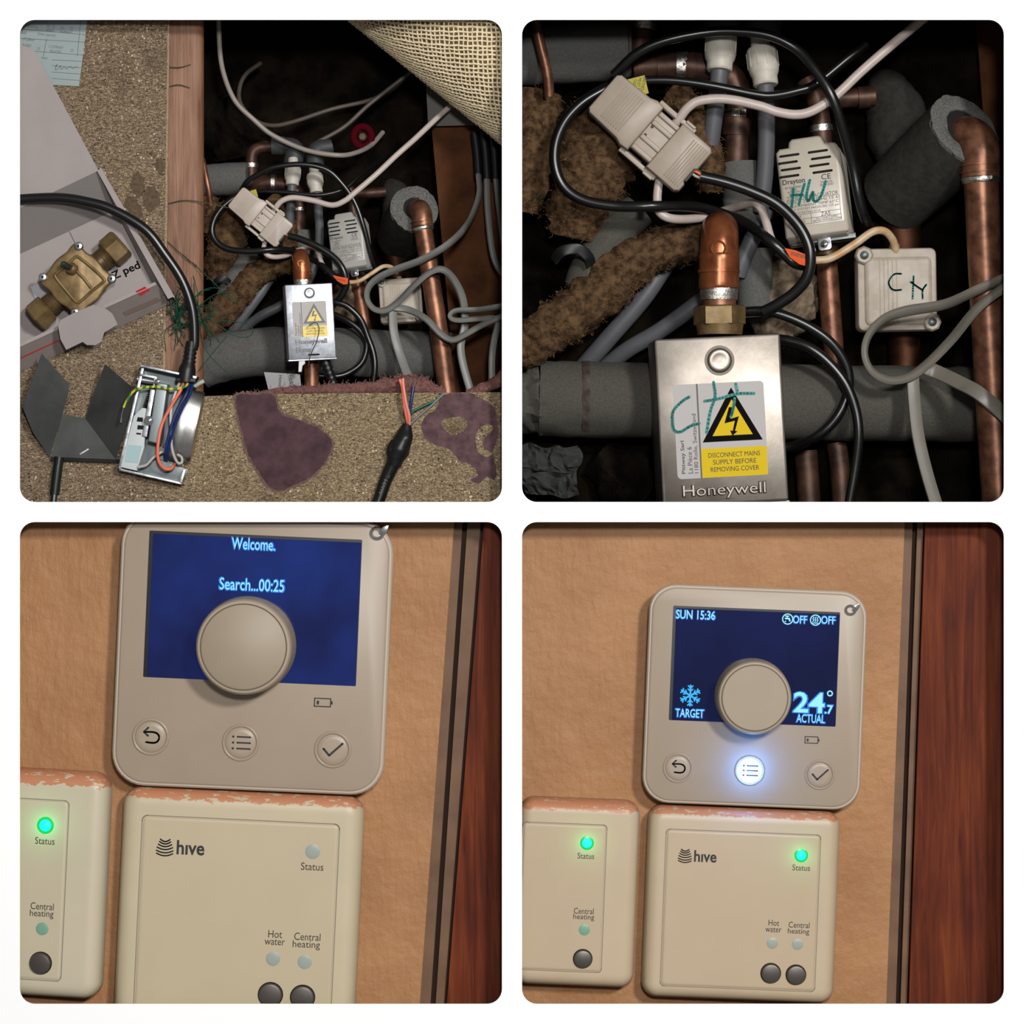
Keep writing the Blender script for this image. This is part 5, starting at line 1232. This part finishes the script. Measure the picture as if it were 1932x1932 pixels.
# ================================================================ upper left niche: things inside the void
solo('brown_board', sheet([(806, 150), (975, 150), (975, 765), (862, 765)], 285, 14), BROWNWOOD, 'brown timber board at the right side of the void' + KL, 'board')
solo('white_plate', sheet([(802, 130), (905, 130), (905, 236), (808, 238)], 262, 4), M('dim_white_plate', (78, 74, 68), .6), 'dim white plate half hidden under the rolled carpet' + KL, 'plate')  # white plate coloured dark in place of the void's shade
solo('lagged_pipe', wtube([(378, 690, 250), (430, 672, 245), (540, 662, 240), (700, 668, 240), (852, 672, 242)], [44, 46, 46, 46, 45], 36, 6, .05, 40), FOAM, 'thick grey foam lagged pipe crossing behind the small metal cover' + KL, 'pipe')
solo('foam_pipe', wtube([(378, 342, 260), (430, 338, 255), (468, 336, 252)], [30, 31, 30], 26, 4, .04, 60), FOAM, 'short grey foam lagged pipe beside the joist' + KL, 'pipe')
solo('thin_copper_pipe', wtube([(382, 300, 200), (388, 330, 195), (394, 360, 195), (398, 388, 200)], 5.5, 14, 5), COPPER, 'thin copper tube beside the joist' + KL, 'pipe')
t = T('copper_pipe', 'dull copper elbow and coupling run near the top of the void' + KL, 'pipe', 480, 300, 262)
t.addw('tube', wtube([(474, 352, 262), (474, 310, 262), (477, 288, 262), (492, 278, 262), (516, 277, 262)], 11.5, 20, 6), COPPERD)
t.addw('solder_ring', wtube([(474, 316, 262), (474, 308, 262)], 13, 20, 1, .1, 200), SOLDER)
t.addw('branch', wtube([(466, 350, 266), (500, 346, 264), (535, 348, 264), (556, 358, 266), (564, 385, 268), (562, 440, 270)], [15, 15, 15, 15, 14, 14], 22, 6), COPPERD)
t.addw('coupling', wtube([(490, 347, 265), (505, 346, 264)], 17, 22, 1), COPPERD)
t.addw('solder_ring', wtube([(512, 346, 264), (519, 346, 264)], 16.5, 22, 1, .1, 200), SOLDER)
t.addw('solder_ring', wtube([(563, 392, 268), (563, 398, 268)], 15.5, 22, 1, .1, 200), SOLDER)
solo('foam_pipe', wtube([(566, 436, 268), (570, 480, 266), (575, 520, 268)], 19, 22, 4, .04, 60), FOAM, 'grey foam sleeve right of the white connector' + KL, 'pipe lagging')
# grey fittings and couplings
t = T('grey_fitting', 'dark grey plastic tee above the left white coupling' + KL, 'pipe fitting', 555, 280, 240)
t.addw('tee_body', wtube([(532, 274, 246), (555, 282, 240), (552, 312, 232)], [16, 19, 18], 22, 5), GREYFIT)
t.addw('collar', wtube([(514, 275, 248), (536, 275, 246)], 18, 22, 1), GREYFIT)
t = T('grey_fitting', 'dark grey plastic tee above the right white coupling' + KL, 'pipe fitting', 600, 285, 240)
t.addw('tee_body', wtube([(626, 276, 246), (598, 284, 240), (594, 312, 232)], [14, 18, 17], 22, 5), GREYFIT)
pushfit('off-white push fit coupling on the left grey pipe' + KL, [(553, 300, 222), (553, 318, 215)], (553, 316, 212), (551, 350, 205), 15.5, 1, [(551, 342, 208), (550, 365, 208), (547, 400, 215), (545, 450, 228)], 'grey plastic pipe below the left white coupling' + KL)
pushfit('off-white push fit coupling on the right grey pipe' + KL, [(592, 312, 222), (593, 332, 215)], (593, 328, 212), (597, 364, 205), 15, 1, [(596, 354, 208), (600, 390, 212), (603, 440, 225), (600, 490, 238)], 'grey plastic pipe below the right white coupling' + KL)
# felt
felt('felt_lagging', 'brown hair felt wrapped pipe slanting down to the joist' + KL, [(380, 628, 245), (408, 602, 240), (438, 570, 238), (470, 532, 238), (508, 506, 240), (556, 497, 248)], [22, 26, 27, 25, 22, 17], seed=12, hair=300, hl=6)
felt('felt_lagging', 'brown hair felt pad under the white connector' + KL, [(440, 385, 255), (436, 420, 250), (426, 460, 250), (416, 500, 252), (408, 530, 258)], [26, 36, 38, 30, 18], seed=13, hair=300, hl=6)
felt('felt_lagging', 'dusty brown felt clump beside the joist' + KL, [(386, 372, 270), (398, 400, 265), (392, 440, 268)], [16, 22, 16], seed=14, hair=160, hl=6)
felt('felt_lagging', 'brown hair felt strip right of the white connector' + KL, [(512, 372, 235), (532, 396, 232), (545, 430, 230), (544, 466, 232)], [12, 15, 16, 16], seed=15, hair=160, hl=6)
solo('foam_pipe', wtube([(480, 478, 255), (455, 505, 250), (432, 545, 248), (425, 566, 252)], [18, 19, 19, 18], 22, 5, .04, 60), FOAM, 'grey foam pipe slanting between the felt wraps' + KL, 'pipe')
solo('grey_plastic_pipe', wtube([(532, 488, 300), (515, 516, 275), (489, 556, 262), (447, 613, 270), (424, 648, 304)], 10, 18, 6), GREYPIPE, 'long grey plastic pipe slanting to the lagged pipe' + KL, 'pipe')
solo('grey_plastic_pipe', wtube([(580, 540, 272), (534, 574, 262), (489, 598, 264), (450, 628, 285)], 9, 18, 6), GREYPIPE, 'grey plastic pipe passing behind the small metal cover' + KL, 'pipe')
solo('grey_plastic_pipe', wtube([(602, 480, 262), (588, 510, 258), (575, 540, 262)], 11, 18, 6), GREYPIPE, 'short grey plastic pipe right of the small copper elbow' + KL, 'pipe')
solo('dark_tape_scrap', flatcable(W([(402, 538, 212), (410, 528, 205), (424, 526, 204), (434, 534, 210)]), .0055, .0008, [30, 10, -10, 25], 6), BLACKP, 'black tape scrap beside the felt wrap' + KL, 'tape')
solo('rubble_lump', wtube([(660, 520, 290), (662, 560, 285), (650, 600, 290)], [22, 34, 26], 20, 8, .3, 50), RUBBLE, 'pale crumbly mortar lump behind the copper pipe' + KL, 'rubble')
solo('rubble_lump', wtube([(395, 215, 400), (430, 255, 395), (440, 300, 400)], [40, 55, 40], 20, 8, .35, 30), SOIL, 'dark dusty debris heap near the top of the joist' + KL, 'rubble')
# red hand wheel
t = T('red_handwheel', 'dark red valve hand wheel deep in the void' + KL, 'valve', 684, 258, 300)
t.add('wheel', tube([Vector((17 * math.cos(a), 19 * math.sin(a), 0)) for a in [2 * math.pi * i / 24 for i in range(24)]], 7, 10, 1, True), REDW)
t.add('hub', lathe([(9, -6), (9, 2), (6, 5)], 16), COPPERD)
for k in range(3):
    a = 2 * math.pi * k / 3
    t.add('spoke', tube([Vector((0, 0, -2)), Vector((16 * math.cos(a), 18 * math.sin(a), -2))], 3, 8, 1), REDW)
# foam sleeve, elbow and tall copper pipe on the right
foam_elbow(('dark grey foam sleeve with speckled cut end around the copper elbow' + KL, 'tall copper pipe with soldered elbow at the right of the void' + KL),
           (752, 448, 330), (782, 394, 184), 45, 22, [(782, 412, 215), (788, 396, 178), (795, 402, 158), (798, 430, 152), (815, 540, 148), (832, 650, 146), (848, 775, 146)], 17.5, 3, COPPER)
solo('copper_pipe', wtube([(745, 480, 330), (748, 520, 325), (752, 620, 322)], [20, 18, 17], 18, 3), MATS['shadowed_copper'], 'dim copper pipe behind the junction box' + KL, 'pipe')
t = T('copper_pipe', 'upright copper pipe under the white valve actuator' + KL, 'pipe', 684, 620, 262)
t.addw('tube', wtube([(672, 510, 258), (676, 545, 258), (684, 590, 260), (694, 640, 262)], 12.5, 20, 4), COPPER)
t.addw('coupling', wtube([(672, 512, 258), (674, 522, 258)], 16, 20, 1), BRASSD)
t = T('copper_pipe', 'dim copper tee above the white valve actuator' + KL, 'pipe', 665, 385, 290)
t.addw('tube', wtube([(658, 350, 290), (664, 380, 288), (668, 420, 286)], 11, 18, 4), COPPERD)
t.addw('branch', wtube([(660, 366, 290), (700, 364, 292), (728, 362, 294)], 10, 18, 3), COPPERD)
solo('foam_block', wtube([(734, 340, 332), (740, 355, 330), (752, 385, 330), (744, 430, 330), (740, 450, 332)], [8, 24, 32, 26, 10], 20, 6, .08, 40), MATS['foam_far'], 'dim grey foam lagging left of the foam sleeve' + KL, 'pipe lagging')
# small copper elbow and pipe of the valve
t = T('copper_elbow', 'small orange copper elbow above the small metal cover' + KL, 'pipe fitting', 570, 535, 130)
t.addw('bend', wtube([(570, 525, 130), (569, 508, 130), (568, 494, 132), (567, 487, 140), (567, 485, 152), (567, 485, 166)], [17, 17, 16.5, 16, 16, 16], 28, 8), COPPERB)
t.addw('socket', wtube([(570, 528, 130), (570, 512, 130), (569, 503, 130)], [17, 17.5, 17.5], 28, 1), COPPERB)
t.addw('bead', wtube([(570, 514, 130), (570, 511, 130)], 18.6, 28, 1), COPPERB)
t.addw('stamped_ring', tube([P(568 + 6 * math.cos(a), 497 - 6 * math.sin(a), 114) for a in [2 * math.pi * i / 16 for i in range(16)]], 0.0012, 6, 1, True), COPPERB)
t.addw('solder_ring', wtube([(570, 526, 130), (571, 532, 130), (571, 540, 130)], [16, 16.5, 15], 26, 1, .1, 220), SOLDER)
solo('copper_pipe', wtube([(588, 676, 150), (588, 700, 150), (588, 775, 150)], 14.5, 22, 2), COPPER, 'short copper pipe leaving the bottom of the small metal cover' + KL, 'pipe')
valve_cover('small bright zinc valve cover with pale warning triangle label' + KL, 586, 607, 84, -3.4, .375, STEELZ, True, False, (2, 9), 378)
t = T('white_clip', 'small white plastic clip under the small metal cover' + KL, 'clip', 570, 690, 90)
t.add('clip', loft([(-7, -12), (-1, -12), (1, 0), (6, 4), (5, 11), (-2, 9), (-6, 12)], [(0, 0), (0, 3), (1, 4)]), M('white_clip', (214, 212, 208), .5))
t = T('strain_relief', 'ribbed black strain relief below the small metal cover' + KL, 'cable', 620, 700, 120)
t.addw('sleeve', wtube([(613, 678, 115), (622, 705, 118), (634, 735, 125)], [9, 8, 7], 16, 4), BLACKP)
for k in range(5): t.addw('relief_ring', wtube([(614 + k * 3.4, 684 + k * 9, 116), (615.4 + k * 3.4, 688 + k * 9, 116)], 10.6 - k * .4, 16, 1), BLACKP)
t = T('paper_tag', 'white printed paper tag tucked behind the front board' + KL, 'tag', 530, 722, 125, 20)
t.add('sheet', slab(t.locs([(498, 702), (566, 706), (572, 770), (515, 770)]), 0, .8), PAPERW)
t.add('printed_text', txt('Honeywell', *t.loc(528, 726), 36, 8, .8, .3, -72, bold=.01), INK)
t.add('printed_text', txt('rhead', *t.loc(550, 716), 26, 10, .8, .3, -52, bold=.01), INK)
# actuator, junction box, connector
actuator('white plastic valve actuator with vent slots behind the black cable' + KL, 656, 458, 170, -8, .6, ACTW, False, (-8, -12))
junction('cream square junction box behind the looped grey cables' + KL, 756, 566, 195, -3.5, .54, False, (-4, 0))
connector('white plastic plug and socket cable connector lying on felt' + KL, 491, 409, 150, 39, .52, CONN)
solo('yellow_warning_tag', sheet([(472, 360), (483, 357), (487, 371), (478, 372)], 165, 1), YELTAG, 'tiny yellow warning tag behind the white connector' + KL, 'tag')
cable('core_wire', [(530, 440, 152), (538, 442, 148), (546, 446, 147)], 1.6, WIREO, 'orange core wire between the connector and the black cable' + KL, 'wire', 8)
# white cables
cable('white_cable', [(411, 0, 150), (413, 60, 160), (419, 127, 175), (442, 188, 190), (480, 227, 200), (516, 256, 205), (577, 283, 205), (638, 293, 205), (672, 288, 235), (700, 274, 290), (722, 250, 340)], 4.8, WHITECM, 'long white cable hanging down the left side of the void' + KL)
cable('white_cable', [(492, 119, 330), (464, 140, 310), (452, 166, 295), (454, 196, 270), (480, 226, 262), (512, 237, 285), (553, 230, 310), (626, 206, 340), (694, 190, 340), (735, 171, 320), (772, 139, 300)], 4.2, WHITECD, 'shade-darkened white cable curling up with a cut end' + KL)
cable('white_cable', [(775, 136, 290), (699, 195, 285), (650, 239, 275), (596, 270, 262)], 4.2, WHITECD, 'shade-darkened white cable running up under the carpet' + KL)
cable('white_cable', [(515, 402, 165), (520, 392, 155), (532, 379, 150), (553, 373, 148), (589, 378, 146), (626, 387, 144), (650, 379, 142), (670, 363, 142), (711, 328, 150), (748, 293, 165), (784, 261, 180), (825, 222, 205), (850, 200, 225)], 5.4, WHITEC, 'white cable running from the connector up under the carpet' + KL)
cable('white_cable', [(503, 440, 170), (500, 455, 166), (498, 470, 162), (504, 481, 156), (520, 485, 162), (543, 481, 188), (572, 469, 214), (592, 467, 190), (601, 478, 162), (607, 496, 165), (618, 514, 165)], 4.8, WHITEC, 'white cable dipping below the connector behind the elbow' + KL)
cable('white_cable', [(656, 533, 158), (678, 530, 156), (701, 516, 158), (722, 503, 165), (738, 504, 178), (748, 514, 196)], 4.0, CREAMC, 'yellowed white cable entering the junction box' + KL)
# black cables
cable('black_cable', [(456, 358, 172), (467, 342, 160), (489, 328, 152), (516, 316, 146), (565, 310, 144), (614, 319, 146), (645, 346, 150), (670, 383, 152), (687, 431, 155), (699, 480, 165), (708, 505, 178)], 5, BLACKC, 'black cable arching over the white couplings' + KL)
cable('black_cable', [(456, 366, 175), (442, 373, 170), (419, 392, 165), (404, 415, 162), (400, 439, 160), (411, 459, 158), (434, 471, 155), (473, 474, 150), (512, 471, 150), (543, 472, 172), (564, 478, 198), (582, 485, 190), (605, 499, 164), (628, 520, 152), (645, 536, 150), (655, 538, 155)], 6, BLACKC, 'black cable looping around the left of the connector' + KL)
cable('black_cable', [(478, 362, 176), (500, 361, 170), (541, 363, 165), (602, 368, 162), (650, 356, 168), (680, 330, 190), (712, 308, 240), (745, 290, 320)], 4.2, BLACKC, 'black cable passing across both grey pipes' + KL)
cable('black_cable', [(544, 445, 147), (566, 451, 144), (597, 464, 140), (628, 484, 138), (646, 506, 136), (653, 529, 138), (652, 543, 142), (641, 563, 150), (628, 576, 160)], 6.4, BLACKC, 'black cable plugged into the connector and crossing the actuator' + KL)
cable('black_cable', [(618, 568, 140), (631, 570, 150), (655, 578, 158), (680, 602, 162), (694, 636, 165), (705, 668, 166), (707, 700, 166), (700, 745, 170)], 6, BLACKC, 'black cable falling over the lagged pipe to the front board' + KL)
cable('black_cable', [(618, 592, 140), (631, 594, 152), (655, 605, 165), (680, 625, 172), (692, 650, 175), (684, 682, 175), (662, 701, 172), (636, 710, 165), (598, 709, 158)], 6, BLACKC, 'black cable loop around the lagged pipe' + KL)
t = T('orange_warning_tag', 'orange warning tag wrapped round the cables below the actuator' + KL, 'tag', 642, 528, 132)
t.add('band', slab(t.locs([(627, 519), (640, 522), (657, 525), (656, 536), (648, 537), (636, 530)]), 0, 1.2, .4), ORANGE)
t.add('printed_text', txt('WARNING', *t.loc(643, 528), 18, 4, 1.2, .3, -14), INK)
# flat grey cables
grey_flat([(903, 330, 240), (903, 371, 225), (881, 424, 200), (845, 461, 110), (796, 490, 112), (748, 508, 130), (714, 524, 140), (695, 543, 145), (693, 565, 148), (706, 583, 146), (728, 585, 142), (752, 569, 138), (784, 536, 115), (813, 513, 108), (836, 509, 108), (857, 529, 130), (873, 565, 150), (877, 610, 160), (869, 652, 155), (874, 690, 150), (890, 745, 145)], 7.5, 4.5, [70, 70, 70, 60, 55, 55, 60, 70, 75, 70, 60, 60, 60, 60, 50, 40, 30, 25, 20, 15, 10], 'long looped flat grey cable in front of the junction box' + KL)
grey_flat([(741, 582, 150), (743, 626, 152), (755, 670, 150), (777, 730, 130)], 8.5, 3, 15, 'flat grey cable hanging to the cut wires' + KL)
grey_flat([(742, 580, 148), (772, 585, 145), (804, 602, 112), (833, 631, 104), (855, 641, 112), (881, 629, 125), (918, 609, 130), (960, 592, 130)], 7, 3.5, [20, 25, 40, 45, 50, 50, 50, 50], 'flat grey cable crossing the tall copper pipe' + KL)
grey_flat([(960, 575, 140), (906, 584, 138), (862, 586, 138), (849, 596, 136), (862, 604, 134), (906, 601, 134), (930, 600, 138), (940, 609, 142), (933, 638, 150), (928, 675, 155), (928, 735, 150)], 6.5, 4, [60, 60, 65, 75, 65, 60, 50, 35, 20, 10, 10], 'flat grey cable with a narrow fold at the right edge' + KL)
grey_flat([(918, 330, 250), (920, 395, 240), (928, 468, 230), (940, 505, 225), (962, 530, 225)], 6, 4, 40, 'inner of two grey cables hanging on the brown board' + KL)
grey_flat([(935, 328, 250), (942, 395, 245), (951, 460, 240), (962, 490, 240)], 6, 4, 40, 'outer of two grey cables hanging on the brown board' + KL)
for i, x in enumerate((903, 919, 936)):
    solo('dark_cable_sleeve', wtube([(x - 8, 250, 262), (x - 3, 290, 256), (x, 338, 248)], 8, 12, 4), BLACKP, '%s black sleeve where grey cables drop beside the brown board' % ('leftmost', 'middle', 'rightmost')[i] + KL, 'cable')
